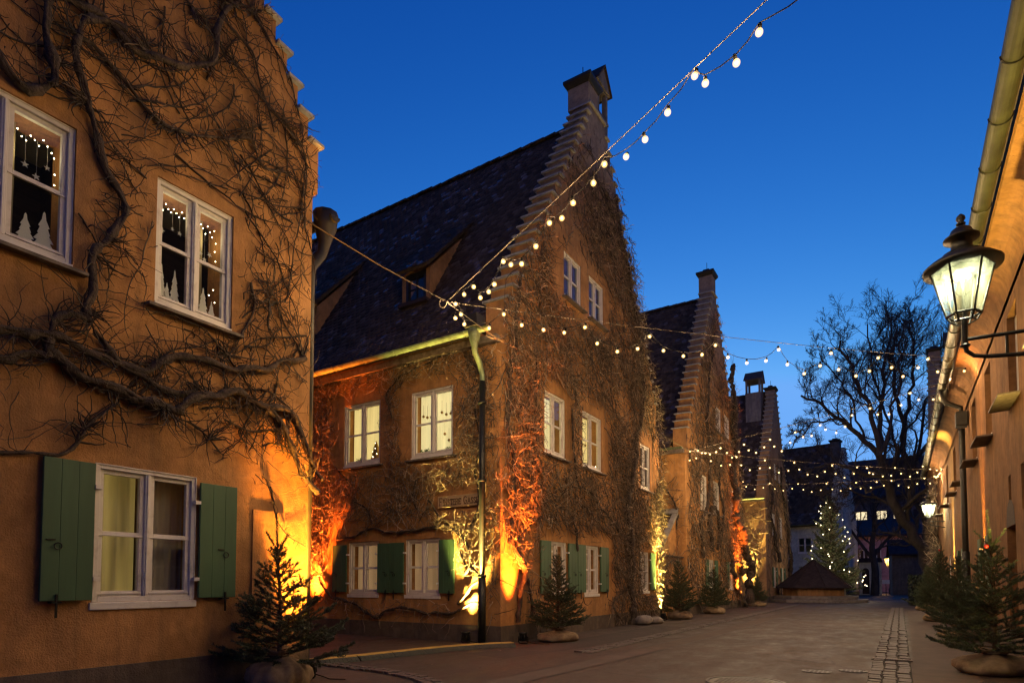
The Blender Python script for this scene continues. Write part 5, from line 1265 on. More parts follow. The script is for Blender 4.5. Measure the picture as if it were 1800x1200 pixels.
# ------------------------------------------------------------------ far end of the street
fb = empty('far_building', (-9, 84, 0), R(3), 'pink building with dark roof closing the street', 'building')
wr = [(5.0, 5.9, 3.3, 5.0), (6.3, 7.2, 3.3, 5.0), (12.0, 12.9, 4.0, 5.2), (13.4, 14.3, 4.0, 5.2), (15.6, 16.5, 4.0, 5.2)]
PF = lambda u, z, o: (u, -o, z)
wall_grid([0, 22] + [u for r in wr for u in r[:2]], [0, 6.6] + [z for r in wr for z in r[2:]], lambda u, z: not any(a < u < b and c < z < d for a, b, c, d in wr), 0.4, PF).build('wall', 'pink_plaster', fb)
for i, (a, b, c, d) in enumerate(wr):
    w = MB()
    w.mbox(PF, a, a + .08, c, d, -0.15, -0.05).mbox(PF, b - .08, b, c, d, -0.15, -0.05).mbox(PF, a + .08, b - .08, d - .08, d, -0.15, -0.05).mbox(PF, a + .08, b - .08, c, c + .08, -0.15, -0.05).mbox(PF, (a + b) / 2 - .04, (a + b) / 2 + .04, c + .08, d - .08, -0.15, -0.05)
    wo = w.build('window', 'white', fb)
    MB().mbox(PF, a + .08, b - .08, c + .08, d - .08, -0.13, -0.12).build('pane', 'farwin' if i in (2, 4) else 'darkroom', wo)
m = MB(); m.prism([(-0.4, -0.5, 6.5), (22.4, -0.5, 6.5), (22.4, 7, 9.0), (-0.4, 7, 9.0)], [(-0.4, -0.5, 6.7), (22.4, -0.5, 6.7), (22.4, 7, 9.2), (-0.4, 7, 9.2)]); m.build('roof', 'roofsheet', fb)
up = empty('office_block', (-14, 96, 0), 0, 'dark block with a row of lit windows above the pink building', 'building')
wr = [(6.5 + i * 2.3, 8.2 + i * 2.3, 8.9, 10.7) for i in range(7)]
wall_grid([0, 34] + [u for r in wr for u in r[:2]], [0, 12.5] + [z for r in wr for z in r[2:]], lambda u, z: not any(a < u < b and c < z < d for a, b, c, d in wr), 0.4, PF).build('wall', 'grey_plaster', up)
for i, (a, b, c, d) in enumerate(wr):
    w = MB().mbox(PF, a, a + .1, c, d, -0.15, -0.02).mbox(PF, b - .1, b, c, d, -0.15, -0.02).mbox(PF, (a + b) / 2 - .05, (a + b) / 2 + .05, c, d, -0.15, -0.02).build('window', 'pipe', up)
    MB().mbox(PF, a + .1, b - .1, c, d, -0.13, -0.12).build('pane', 'farwin' if i in (0, 1, 2, 3, 5) else 'darkroom', w)
m = MB(); m.prism([(-1, -0.8, 12.4), (35, -0.8, 12.4), (35, 9, 19), (-1, 9, 19)], [(-1, -0.8, 12.7), (35, -0.8, 12.7), (35, 9, 19.3), (-1, 9, 19.3)]); m.build('roof', 'roofsheet', up)
gh = empty('garden_house', (-0.6, 66, 0), R(4), 'small grey outbuilding with black tiled roof at the street end', 'outbuilding')
MB().box(0, 7, 0, 4, 0, 3.6).build('wall', 'grey_plaster', gh)
m = MB(); m.prism([(-0.2, -0.3, 3.55), (7.2, -0.3, 3.55), (7.2, 2.0, 5.0), (-0.2, 2.0, 5.0)], [(-0.2, -0.3, 3.7), (7.2, -0.3, 3.7), (7.2, 2.0, 5.15), (-0.2, 2.0, 5.15)])
m.prism([(-0.2, 4.3, 3.55), (7.2, 4.3, 3.55), (7.2, 2.0, 5.0), (-0.2, 2.0, 5.0)], [(-0.2, 4.3, 3.7), (7.2, 4.3, 3.7), (7.2, 2.0, 5.15), (-0.2, 2.0, 5.15)]); m.build('roof', 'roofsheet', gh)
ar = empty('arched_wall', (-3.2, 64.6, 0), R(5), 'pale wall piece with two blind arches beside the pale green gable', 'wall')
ar.location = (-3.05, 63.0, 0)
P2 = lambda u, z, o: (u, -o, z)
MB().box(0, 1.7, 0, 0.5, 0, 2.9).build('masonry', 'pale_plaster', ar)
for a in (0.2, 0.95):
    m = MB(); m.add([(a + 0.275 + 0.275 * math.cos(t), -0.004, (2.1 + 0.3 * math.sin(t)) if t > 0 else 2.1) for t in np.linspace(0, math.pi, 10)] + [(a, -0.004, 0.1), (a + 0.55, -0.004, 0.1)], [tuple(range(12))]); m.build('arch_recess', 'darkroom', ar)
m = MB(); m.prism([(-0.1, -0.15, 2.9), (1.8, -0.15, 2.9), (1.8, 0.6, 2.9), (-0.1, 0.6, 2.9)], [(0, 0.1, 3.3), (1.7, 0.1, 3.3), (1.7, 0.4, 3.3), (0, 0.4, 3.3)]); m.build('capping', 'roofsheet', ar)
dk = fir_meshes(31, 7.5, 1.7, 120, nlen=0.16, nwid=0.05, perm=110, leader=0.6, mat='needle_dark', lowfrac=0.05)
for (x, y, s, lb) in ((-4.2, 72, 1.0, 'dark conifer left of the pink building'), (-6.0, 76, 1.3, 'taller dark conifer behind the pale green gable'), (4.0, 58, 1.1, 'dark conifer behind the far right lantern')):
    c = empty('conifer', (x, y, 0), x, lb, 'tree', 'dark conifers at the end of the street')
    for nme, me in (('trunk', dk[0]), ('foliage', dk[1])):
        o = link(nme, me, c); o.scale = (s, s, s)
        if nme == 'foliage': o['kind'] = 'stuff'
# hedge bank at the right end
hb = np.random.default_rng(3)
N = 9000
p = np.stack([hb.uniform(0.4, 2.6, N), hb.uniform(35.5, 43, N), hb.uniform(0.0, 1.5, N)], 1)
d = hb.normal(size=(N, 3)) * 0.05; e = hb.normal(size=(N, 3)) * 0.05
o = link('hedge', np_mesh('hedge', np.stack([p - d, p + e, p + d], 1).reshape(-1, 3), np.arange(3 * N).reshape(-1, 3), 'needle_dark')); tag(o, 'low dark hedge at the far end of the right row', 'hedge', kind='stuff')
bd = empty('notice_board', (-1.05, 62.5, 0), 0, 'small white notice board on a post at the street end', 'sign')
MB().box(-0.03, 0.03, 0, 0.06, 0, 1.35).build('post', 'iron', bd); MB().box(-0.28, 0.28, -0.02, 0.0, 1.0, 1.35).build('panel', 'paper', bd)

# covered fountain
ft = empty('covered_fountain', (-4.35, 40.6, 0), R(22.5), 'octagonal fountain boarded up under a dark pyramid roof', 'fountain')
for r0, z0, z1 in ((3.0, 0.0, 0.17), (2.45, 0.171, 0.36)): MB().lathe([(r0, z0), (r0, z1)], 8).build('step', 'stone', ft, bevel=0.02)
for k in range(8):
    a0, a1 = 2 * math.pi * k / 8, 2 * math.pi * (k + 1) / 8
    for j in range(6):
        t0, t1 = (j + 0.03) / 6, (j + 0.97) / 6
        pa = [(1.75 * math.cos(a0), 1.75 * math.sin(a0)), (1.75 * math.cos(a1), 1.75 * math.sin(a1))]
        pt = [(pa[0][0] + (pa[1][0] - pa[0][0]) * t, pa[0][1] + (pa[1][1] - pa[0][1]) * t) for t in (t0, t1)]
        lo = [(pt[0][0], pt[0][1], 0.361), (pt[1][0], pt[1][1], 0.361), (pt[1][0] * .97, pt[1][1] * .97, 0.361), (pt[0][0] * .97, pt[0][1] * .97, 0.361)]
        MB().prism(lo, [(x, y, 0.95) for x, y, z in lo]).build('plank', 'woodplank', ft)
rc = MB()
for k in range(8):
    a0, a1 = 2 * math.pi * k / 8, 2 * math.pi * (k + 1) / 8
    tri = [(2.12 * math.cos(a0), 2.12 * math.sin(a0), 0.80), (2.12 * math.cos(a1), 2.12 * math.sin(a1), 0.80), (0, 0, 2.42)]
    MB().prism(tri, [(x * 1.01, y * 1.01, z + 0.05) for x, y, z in tri]).build('roof_panel', 'roofsheet', ft)
    rc.tube([(2.16 * math.cos(a0), 2.16 * math.sin(a0), 0.85), (0.05 * math.cos(a0), 0.05 * math.sin(a0), 2.48)], 0.03, 5)
rc.build('roof_ribs', 'roofsheet', ft)

# ------------------------------------------------------------------ pieces set in the ground
def stone_row(parent, pts_fn, n, across, mat='cobble', seed=0, single=200, name='cobble', skip=0.0):
    rng = np.random.default_rng(seed)
    ms = []
    for v in range(4):
        m = MB(); h = 0.014 + 0.004 * v
        a, b = 0.5, 0.44 + 0.01 * v
        m.prism([(-a, -a, 0), (a, -a, 0), (a, a, 0), (-a, a, 0)], [(-b, -b - .02 * v + .02, h), (b, -b, h - .003), (b - .02 * v, b, h), (-b, b, h - .002)])
        ms.append(m.mesh(name, mat))
    rest = MB(); cnt = 0
    for i in range(n):
        for j in range(across):
            x, y, rz, sx, sy = pts_fn(i, j)
            x += rng.normal(0, .004); y += rng.normal(0, .006); sx *= rng.uniform(.92, 1.0); sy *= rng.uniform(.86, 1.0); rz += rng.normal(0, .03)
            if rng.random() < skip: continue
            if cnt < single:
                o = link(name, ms[int(rng.integers(0, 4))], parent); o.location = (x, y, 0.005); o.rotation_euler = (0, 0, rz); o.scale = (sx, sy, 1)
            else:
                c, s = math.cos(rz), math.sin(rz)
                R2 = lambda u, v: (x + c * u * sx - s * v * sy, y + s * u * sx + c * v * sy)
                rest.prism([(*R2(u, v), .005) for u, v in ((-.5, -.5), (.5, -.5), (.5, .5), (-.5, .5))], [(*R2(u, v), .021) for u, v in ((-.45, -.45), (.45, -.45), (.45, .45), (-.45, .45))])
            cnt += 1
    if rest.v:
        o = rest.build('far_cobbles', mat, parent); o['kind'] = 'stuff'
gs = sheet('gutter_strip', -0.36, 0.10, 5.5, 33.0, 0.004, 'joint')
stone_row(gs, lambda i, j: (-0.29 + j * 0.155 + 0.01 * math.sin(i), 5.6 + i * 0.20 + 0.04 * j, 0, 0.145, 0.185), 136, 3, seed=1, single=180)
ks = sheet('cobble_band', -4.62, -4.30, 9.2, 36.0, 0.004, 'joint')
stone_row(ks, lambda i, j: (-4.54 + j * 0.155, 9.3 + i * 0.19 + 0.06 * j, 0, 0.145, 0.178), 138, 2, seed=2, single=120)
# curved cobble edge at the mouth of the lane
ap = catmull([(-6.95, 6.02), (-6.34, 5.97), (-5.88, 5.94), (-5.42, 5.87), (-4.96, 5.72), (-4.47, 5.47), (-3.94, 5.08)], 34)
am = MB()
for i in range(33):
    t = ap[i + 1] - ap[i]; t /= np.linalg.norm(t); nrm = np.array([-t[1], t[0]])
    q = [ap[i] - nrm * .14, ap[i + 1] - nrm * .14, ap[i + 1] + nrm * .14, ap[i] + nrm * .14]
    am.add([(a, b, 0.004 + 0.0001 * (i % 2)) for a, b in q], [(0, 1, 2, 3)])
ab = am.build('cobble_arc', 'joint'); ab['kind'] = 'structure'
def arcfn(i, j):
    t = ap[i + 1] - ap[i]; a = math.atan2(t[1], t[0]); nrm = np.array([-math.sin(a), math.cos(a)])
    p = (ap[i] + ap[i + 1]) / 2 + nrm * (j - 0.5) * 0.13
    return p[0], p[1], a, float(np.linalg.norm(t)) * 0.93, 0.118
stone_row(ab, arcfn, 33, 2, seed=3)
dr = empty('drain_grate', (-0.13, 10.65, 0.02), 0, 'narrow drain grate across the cobbled gutter', 'drain')
MB().box(-0.26, 0.26, -0.05, 0.05, 0.0, 0.008).build('frame', 'joint', dr)
for i in range(12): MB().box(-0.24 + i * 0.042, -0.21 + i * 0.042, -0.045, 0.045, 0.009, 0.022).build('bar', 'stone', dr)
def manhole(x, y, r, label):
    e = empty('manhole_cover', (x, y, 0), 0, label, 'manhole cover')
    MB().lathe([(r * 1.12, 0.001), (r * 1.12, 0.010), (r * 1.02, 0.012), (r * 1.02, 0.002)], 28).build('rim', 'ironcover', e)
    m = MB().lathe([(r, 0.002), (r, 0.008)], 28)
    k = int(r / 0.05)
    for i in range(-k, k + 1):
        for j in range(-k, k + 1):
            if (i * i + j * j) * 0.0025 < (r * 0.85) ** 2: m.box(i * .05 - .017, i * .05 + .017, j * .05 - .017, j * .05 + .017, 0.0082, 0.013)
    m.build('cover', 'ironcover', e)
manhole(-1.55, 7.55, 0.40, 'large round manhole cover at the bottom edge of the street')
manhole(-0.95, 8.95, 0.16, 'small round cover left of the cobbled gutter')
manhole(-0.55, 9.25, 0.15, 'smaller cover closest to the cobbled gutter')

# cable ramp across the lane mouth
rp = empty('cable_ramp', (-7.2, 5.7, 0), 0, 'yellow-topped cable ramp running from the left corner to the central house', 'cable ramp')
path = catmull([(-7.25, 5.45), (-7.0, 6.0), (-6.9, 6.9), (-6.65, 7.9), (-6.35, 8.6), (-6.35, 9.0), (-6.15, 9.45)], 8)
path = catmull([(-7.3, 5.35), (-7.02, 6.05), (-6.85, 6.9), (-6.72, 7.7), (-6.52, 8.5), (-6.28, 9.05), (-5.98, 9.48)], 8)
for i in range(7):
    a, b = path[i], path[i + 1]; t = (b - a) / np.linalg.norm(b - a); n_ = np.array([-t[1], t[0]])
    a = a + t * 0.008; b = b - t * 0.008
    L = lambda w, z: [(*(a - n_ * w), z), (*(b - n_ * w), z), (*(b + n_ * w), z), (*(a + n_ * w), z)]
    s = MB().prism(L(0.19, 0.004), L(0.10, 0.07)).build('segment', 'ramp_side', rp, world=True)
    MB().prism(L(0.085, 0.0705), L(0.08, 0.082)).build('lid', 'ramp_top', s)
    # tread ribs joined, one part per segment
    m = MB()
    for j in range(9):
        f0, f1 = (j + 0.2) / 9, (j + 0.7) / 9
        for sg in (-1, 1):
            p0, p1 = a + (b - a) * f0 + n_ * sg * 0.178, a + (b - a) * f1 + n_ * sg * 0.178; q0, q1 = a + (b - a) * f0 + n_ * sg * 0.116, a + (b - a) * f1 + n_ * sg * 0.116
            m.prism([(*p0, .013), (*p1, .013), (*q1, .059), (*q0, .059)], [(*p0, .02), (*p1, .02), (*q1, .066), (*q0, .066)])
    ob = m.build('tread_ribs', 'ramp_side', s); ob['kind'] = 'stuff'
    for ch in s.children: ch.data.transform(Matrix.Translation(-Vector(rp.location)))

# boulder under the third floodlight
def rock(loc, sx, sy, sz, seed, label):
    rg = np.random.default_rng(seed); m = MB().lathe([(0.7, 0), (1.0, 0.25), (0.95, 0.6), (0.6, 0.92), (0.15, 1.0)], 14)
    v = np.array(m.v); ph = rg.random(6) * 6.28
    k = 1 + 0.14 * np.sin(3 * np.arctan2(v[:, 1], v[:, 0]) + ph[0] + 2 * v[:, 2]) + 0.10 * np.sin(5 * np.arctan2(v[:, 1], v[:, 0]) + ph[1] - 4 * v[:, 2])
    v[:, :2] *= k[:, None]; v *= np.array([sx, sy, sz]); m.v = [tuple(p) for p in v]
    o = m.build('rock', 'rock', None, True); o.location = loc; return tag(o, label, 'rock')
rock((-5.98, 16.25, 0), 0.22, 0.36, 0.26, 1, 'pale rock at the foot of the yellow-lit gable end')
rock((-5.85, 16.85, 0), 0.2, 0.28, 0.2, 2, 'smaller rock behind the pale one at the gable end')

# ------------------------------------------------------------------ street name plate
STROKES = {'F': ([[(0, 0), (0, 1)], [(0, 1), (.6, 1)], [(0, .52), (.45, .52)], [(-.12, 0), (.16, 0)], [(.6, .84), (.6, 1)]], .62),
 'I': ([[(.1, 0), (.1, 1)], [(-.04, 0), (.24, 0)], [(-.04, 1), (.24, 1)]], .24),
 'N': ([[(0, 0), (0, 1)], [(0, 1), (.72, 0)], [(.72, 0), (.72, 1)], [(-.12, 0), (.12, 0)], [(.6, 1), (.84, 1)]], .78),
 'T': ([[(.34, 0), (.34, 1)], [(0, 1), (.68, 1)], [(.2, 0), (.48, 0)], [(0, .84), (0, 1)], [(.68, .84), (.68, 1)]], .66),
 'E': ([[(0, 0), (0, 1)], [(0, 1), (.58, 1)], [(0, .52), (.42, .52)], [(0, 0), (.6, 0)], [(.58, .86), (.58, 1)], [(.6, 0), (.6, .16)]], .62),
 'R': ([[(0, 0), (0, 1)], [(0, 1), (.38, 1)], [(.38, 1), (.56, .9), (.58, .72), (.5, .58), (.34, .52)], [(.34, .52), (0, .52)], [(.3, .52), (.66, 0)], [(-.12, 0), (.14, 0)]], .66),
 'S': ([[(.52, .82), (.42, .97), (.22, 1), (.06, .9), (.05, .72), (.2, .57), (.42, .44), (.53, .28), (.48, .09), (.3, 0), (.12, .03), (0, .18)]], .54),
 'G': ([[(.7, .82), (.56, .96), (.36, 1), (.14, .88), (.02, .62), (.04, .32), (.2, .08), (.44, 0), (.68, .12)], [(.68, .12), (.68, .44)], [(.5, .44), (.8, .44)]], .8),
 'A': ([[(0, 0), (.36, 1)], [(.36, 1), (.72, 0)], [(.13, .36), (.59, .36)], [(-.1, 0), (.12, 0)], [(.6, 0), (.84, 0)]], .76)}
sg = empty('street_sign', (-7.36, 9.70, 2.66), 0, 'stone plate reading FINSTERE GASSE beside the downpipe', 'sign')
MB().box(-0.54, 0.54, -0.03, 0.02, 0.0, 0.235).build('plate', 'sandstone', sg, bevel=0.006)
fm = MB()
for a in ((-0.53, 0.53, 0.010, 0.018), (-0.53, 0.53, 0.217, 0.225)): fm.box(a[0], a[1], -0.036, -0.029, a[2], a[3])
for a in ((-0.53, -0.522), (0.522, 0.53)): fm.box(a[0], a[1], -0.036, -0.029, 0.018, 0.217)
fm.build('plate_border', 'sandstone', sg)
def text_w(s, h1, h2):
    return sum(((h1 if i in (0, 9) else h2) * (STROKES[c][1] + .28) if c != ' ' else h2 * .6) for i, c in enumerate(s))
txt = 'FINSTERE GASSE'; hh1, hh2 = 0.142, 0.112
kx = 0.98 / text_w(txt, hh1, hh2)
x = -0.49
for i, c in enumerate(txt):
    hgt = hh1 if i in (0, 9) else hh2
    if c == ' ': x += hh2 * .6 * kx; continue
    m = MB()
    for pl in STROKES[c][0]:
        for p, q in zip(pl[:-1], pl[1:]):
            p = np.array([x + (p[0] + .12) * hgt * kx, 0.05 + p[1] * hgt]); q = np.array([x + (q[0] + .12) * hgt * kx, 0.05 + q[1] * hgt])
            d = q - p; d = d / (np.linalg.norm(d) + 1e-9); nr = np.array([-d[1], d[0]]) * 0.0075
            p = p - d * 0.005; q = q + d * 0.005
            lo = [p - nr, q - nr, q + nr, p + nr]
            m.prism([(a[0], -0.031, a[1]) for a in lo], [(a[0], -0.037, a[1]) for a in lo])
    m.build('letter', 'letter', sg)
    x += (STROKES[c][1] + .28) * hgt * kx

# ------------------------------------------------------------------ what hangs in the windows
curtain(h1, side, -4.29, -3.19, 3.82, 5.17, -0.30, 'lit_curtain', 'glowing curtain in the upper left lane window', 7)
curtain(h1, side, -2.25, -1.17, 3.80, 5.15, -0.30, 'bright_curtain', 'brighter curtain in the upper lane window by the downpipe', 8)
curtain(h1, side, -6.5, -5.5, 3.82, 5.13, -0.30, 'dim_curtain', 'dim yellow curtain in the lane window behind the left house corner', 7)
curtain(h1, front, 1.74, 2.68, 4.0, 5.32, -0.30, 'bright_curtain', 'lit curtain in the left upper street window of the central house', 7)
curtain(h1, front, 3.62, 4.70, 4.0, 5.32, -0.30, 'lit_curtain', 'lit curtain in the second upper street window of the central house', 7)
curtain(h1, front, 7.52, 8.33, 3.97, 5.26, -0.30, 'sheer', 'unlit curtain in the upper street window beside the yellow-lit gable end', 7)
curtain(h1, side, -4.09, -3.20, 0.92, 2.04, -0.28, 'blind', 'brownish blind in the left ground-floor lane window', 5)
curtain(h1, side, -2.38, -1.49, 0.92, 2.04, -0.28, 'blind', 'brownish blind in the right ground-floor lane window', 5)
curtain(h1, front, 1.95, 2.72, 0.90, 2.04, -0.28, 'blind', 'blind in the street window behind the red-tinted fir', 5)
curtain(h1, front, 3.68, 4.48, 0.90, 2.04, -0.28, 'blind', 'blind in the middle ground-floor street window', 5)
curtain(h0, front, 6.86, 7.30, 1.0, 2.28, -0.26, 'dim_curtain', 'yellow-lit sheer curtain in the left half of the shuttered window', 4)
curtain(h0, front, 7.31, 7.78, 1.0, 2.28, -0.24, 'sheer', 'grey sheer curtain in the right half of the shuttered window', 6)
curtain(h2, front, 3.87, 4.88, 4.0, 5.32, -0.30, 'sheer', 'pale curtain in an upper window of the second gabled house', 7)
curtain(h2, front, 2.92, 3.78, 0.9, 2.04, -0.28, 'sheer', 'pale curtain in the ground-floor window of the second gabled house', 7)

# dark rooms behind the two upper windows of the left house
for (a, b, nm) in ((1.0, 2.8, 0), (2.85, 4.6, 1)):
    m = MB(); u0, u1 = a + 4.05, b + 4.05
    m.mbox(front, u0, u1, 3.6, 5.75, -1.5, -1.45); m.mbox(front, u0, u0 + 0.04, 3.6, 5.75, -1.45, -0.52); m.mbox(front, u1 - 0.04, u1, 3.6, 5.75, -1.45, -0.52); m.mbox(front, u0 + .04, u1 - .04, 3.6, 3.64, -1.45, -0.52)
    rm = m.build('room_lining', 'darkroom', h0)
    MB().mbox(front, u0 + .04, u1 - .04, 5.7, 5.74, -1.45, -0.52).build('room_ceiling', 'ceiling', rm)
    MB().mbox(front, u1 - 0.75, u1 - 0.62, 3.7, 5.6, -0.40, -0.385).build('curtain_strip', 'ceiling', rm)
def paper_tree(y, z, w, h, label, lean=0):
    pts = [(0.10, 0), (0.10, 0.14)]
    n = 5
    for i in range(n):
        f = 1 - i / n
        pts += [(0.5 * f + 0.06 * (i % 2), 0.14 + 0.86 * i / n - 0.03), (0.30 * f, 0.14 + 0.86 * (i + 0.72) / n)]
    out = [(u * w, v * h) for u, v in pts] + [(0, h)] + [(-u * w, v * h) for u, v in pts[::-1]]
    m = MB(); m.prism([(-6.41 - 0.122, y + u, z + v) for u, v in out], [(-6.41 - 0.118, y + u, z + v) for u, v in out])
    o = m.build('paper_tree', 'paper'); return tag(o, label, 'paper tree', 'white paper trees stuck in the upper windows')
paper_tree(2.19, 4.165, 0.15, 0.30, 'paper tree cutout, left one in the window at the frame edge')
paper_tree(2.33, 4.165, 0.17, 0.38, 'paper tree cutout, right one in the window at the frame edge')
paper_tree(3.385, 4.145, 0.10, 0.39, 'tall paper tree at the left end of the second upper window')
paper_tree(3.445, 4.145, 0.08, 0.21, 'short paper tree between two taller ones')
paper_tree(3.525, 4.145, 0.11, 0.38, 'paper tree next to the window mullion')
paper_tree(3.845, 4.145, 0.12, 0.32, 'paper tree in the right sash of the second upper window')
paper_tree(3.945, 4.145, 0.09, 0.20, 'small paper tree at the right end of the second upper window')
def stars(y0, y1, z0, z1, n, seed, label):
    rg = np.random.default_rng(seed)
    e = empty('paper_stars', (-6.41 - 0.14, (y0 + y1) / 2, z1), 0, label, 'paper stars')
    for i in range(n):
        y = y0 + (y1 - y0) * (i + 0.5) / n + rg.normal(0, .01); z = rg.uniform(z0, z1 - 0.05); r = rg.uniform(.022, .036); ph = rg.random()
        pt = [(r * (1 if k % 2 == 0 else .42) * math.cos(ph + k * math.pi / 5), r * (1 if k % 2 == 0 else .42) * math.sin(ph + k * math.pi / 5)) for k in range(10)]
        s = MB().prism([(-0.002, y - (y0 + y1) / 2 + a, z - z1 + b) for a, b in pt], [(0.002, y - (y0 + y1) / 2 + a, z - z1 + b) for a, b in pt]).build('star', 'paper', e)
        MB().tube([(0, y - (y0 + y1) / 2, z - z1), (0, y - (y0 + y1) / 2, 0.12)], 0.0012, 3).build('thread', 'paper', s)
stars(2.03, 2.4, 4.84, 5.06, 4, 1, 'white paper stars hanging in the window at the frame edge')
stars(3.34, 3.62, 4.86, 5.06, 3, 2, 'white paper stars in the left sash of the second upper window')
stars(3.74, 3.95, 4.78, 5.0, 4, 3, 'white paper stars in the right sash of the second upper window')
fb_m = MB().lathe([(0.0006, -0.0055), (0.0045, -0.003), (0.0055, 0), (0.0045, 0.003), (0.0006, 0.0055)], 6).mesh('light', 'fairy', True)
def fairy(pts, label):
    e = empty('fairy_lights', (-6.41 - 0.15, pts[0][0], pts[0][1]), 0, label, 'fairy lights')
    for y, z in pts:
        o = link('light', fb_m, e); o.location = (0, y - pts[0][0], z - pts[0][1])
    MB().tube([(0, y - pts[0][0], z - pts[0][1] + .004) for y, z in pts], 0.0015, 3).build('wire', 'pipe', e)
    fl = bpy.data.lights.new('fairy_glow', 'POINT'); fl.energy = 1.6; fl.color = (1.0, 0.75, 0.42); fl.shadow_soft_size = 0.08
    fo = link('fairy_glow', fl, e); fo.location = (-0.12, (pts[len(pts) // 2][0] - pts[0][0]), -0.04)
rg = np.random.default_rng(8)
def garland(y0, y1, zt, n): return [(y0 + (y1 - y0) * i / (n - 1), zt - 0.05 - 0.035 * (i % 3) + rg.normal(0, .008)) for i in range(n)]
fairy(garland(2.02, 2.38, 5.26, 12) + [(2.40, 5.1), (2.41, 4.95), (2.41, 4.85)], 'fairy lights across the window at the frame edge')
fairy(garland(3.34, 3.63, 5.26, 11), 'fairy lights in the left sash of the second upper window')
fairy(garland(3.74, 3.98, 5.24, 10) + [(4.0, 5.05), (3.99, 4.95), (4.0, 4.84), (3.98, 4.5), (3.93, 4.42), (4.0, 4.36), (4.0, 4.18)], 'fairy lights around the right sash of the second upper window')

def sill_plant(h, P, u, z, o, label, s=1.0, seed=0):
    rg = np.random.default_rng(seed); n = 140
    c = rg.normal(size=(n, 3)) * np.array([0.09, 0.04, 0.045]) * s; c[:, 2] = np.abs(c[:, 2]) + 0.02
    d = rg.normal(size=(n, 3)) * 0.016 * s; e = rg.normal(size=(n, 3)) * 0.016 * s
    w = np.array(h.location) + np.array(P(u, z, o))
    ob = link('pot_plant', np_mesh('pot_plant', np.stack([c - d, c + e, c + d], 1).reshape(-1, 3), np.arange(3 * n).reshape(-1, 3), 'leaf')); ob.location = w
    return tag(ob, label, 'pot plant')
sill_plant(h1, side, -3.98, 3.88, -0.2, 'green plant on the sill of the upper left lane window', 1, 1)
sill_plant(h1, side, -1.98, 3.86, -0.2, 'green plant in the left half of the window by the downpipe', 1, 2)
sill_plant(h1, side, -1.42, 3.86, -0.2, 'green plant in the right half of the window by the downpipe', 0.8, 3)
gt_ = empty('window_tree', tuple(np.array(h1.location) + np.array(side(-3.50, 3.86, -0.22))), 0, 'tiny gold lit tree in the upper left lane window', 'ornament')
MB().lathe([(0.03, 0), (0.13, 0.05), (0.085, 0.17), (0.10, 0.18), (0.06, 0.30), (0.07, 0.31), (0.004, 0.48)], 12).build('cone', 'gold', gt_)
for i in range(16):
    t = i / 16; o = link('light', fb_m, gt_); o.location = (0.12 * (1 - t) * math.cos(i * 2.4), 0.12 * (1 - t) * math.sin(i * 2.4) - 0.01, 0.05 + 0.4 * t); o.scale = (1.6,) * 3
def ornaments(h, P, u0, u1, z, n, o, label, seed):
    rg = np.random.default_rng(seed)
    w = np.array(h.location) + np.array(P(u0, z, o)); e = empty('ornament_string', tuple(w), 0, label, 'ornaments')
    me = MB().lathe([(0.002, -0.03), (0.022, -0.02), (0.03, 0), (0.02, 0.022), (0.003, 0.034)], 8).mesh('ornament', 'gold', True)
    for i in range(n):
        q = np.array(h.location) + np.array(P(u0 + (u1 - u0) * i / (n - 1), z - 0.05 * math.sin(math.pi * i / (n - 1)) + rg.normal(0, .02), o)) - w
        b = link('ornament', me, e); b.location = q
        MB().tube([(0, 0, 0.03), (0, 0, 0.25)], 0.003, 3).build('thread', 'gold', b)
ornaments(h1, side, -2.1, -1.78, 4.68, 4, -0.2, 'ornament string in the left half of the window by the downpipe', 1)
ornaments(h1, side, -1.6, -1.25, 4.70, 4, -0.2, 'ornament string in the right half of the window by the downpipe', 2)
ornaments(h1, side, -1.52, -1.3, 4.2, 3, -0.2, 'lower ornament string in the window by the downpipe', 3)
ornaments(h1, front, 1.9, 2.5, 4.75, 5, -0.2, 'ornament string in the left upper street window', 4)
ornaments(h1, front, 3.85, 4.5, 4.65, 5, -0.2, 'ornament string in the second upper street window', 5)

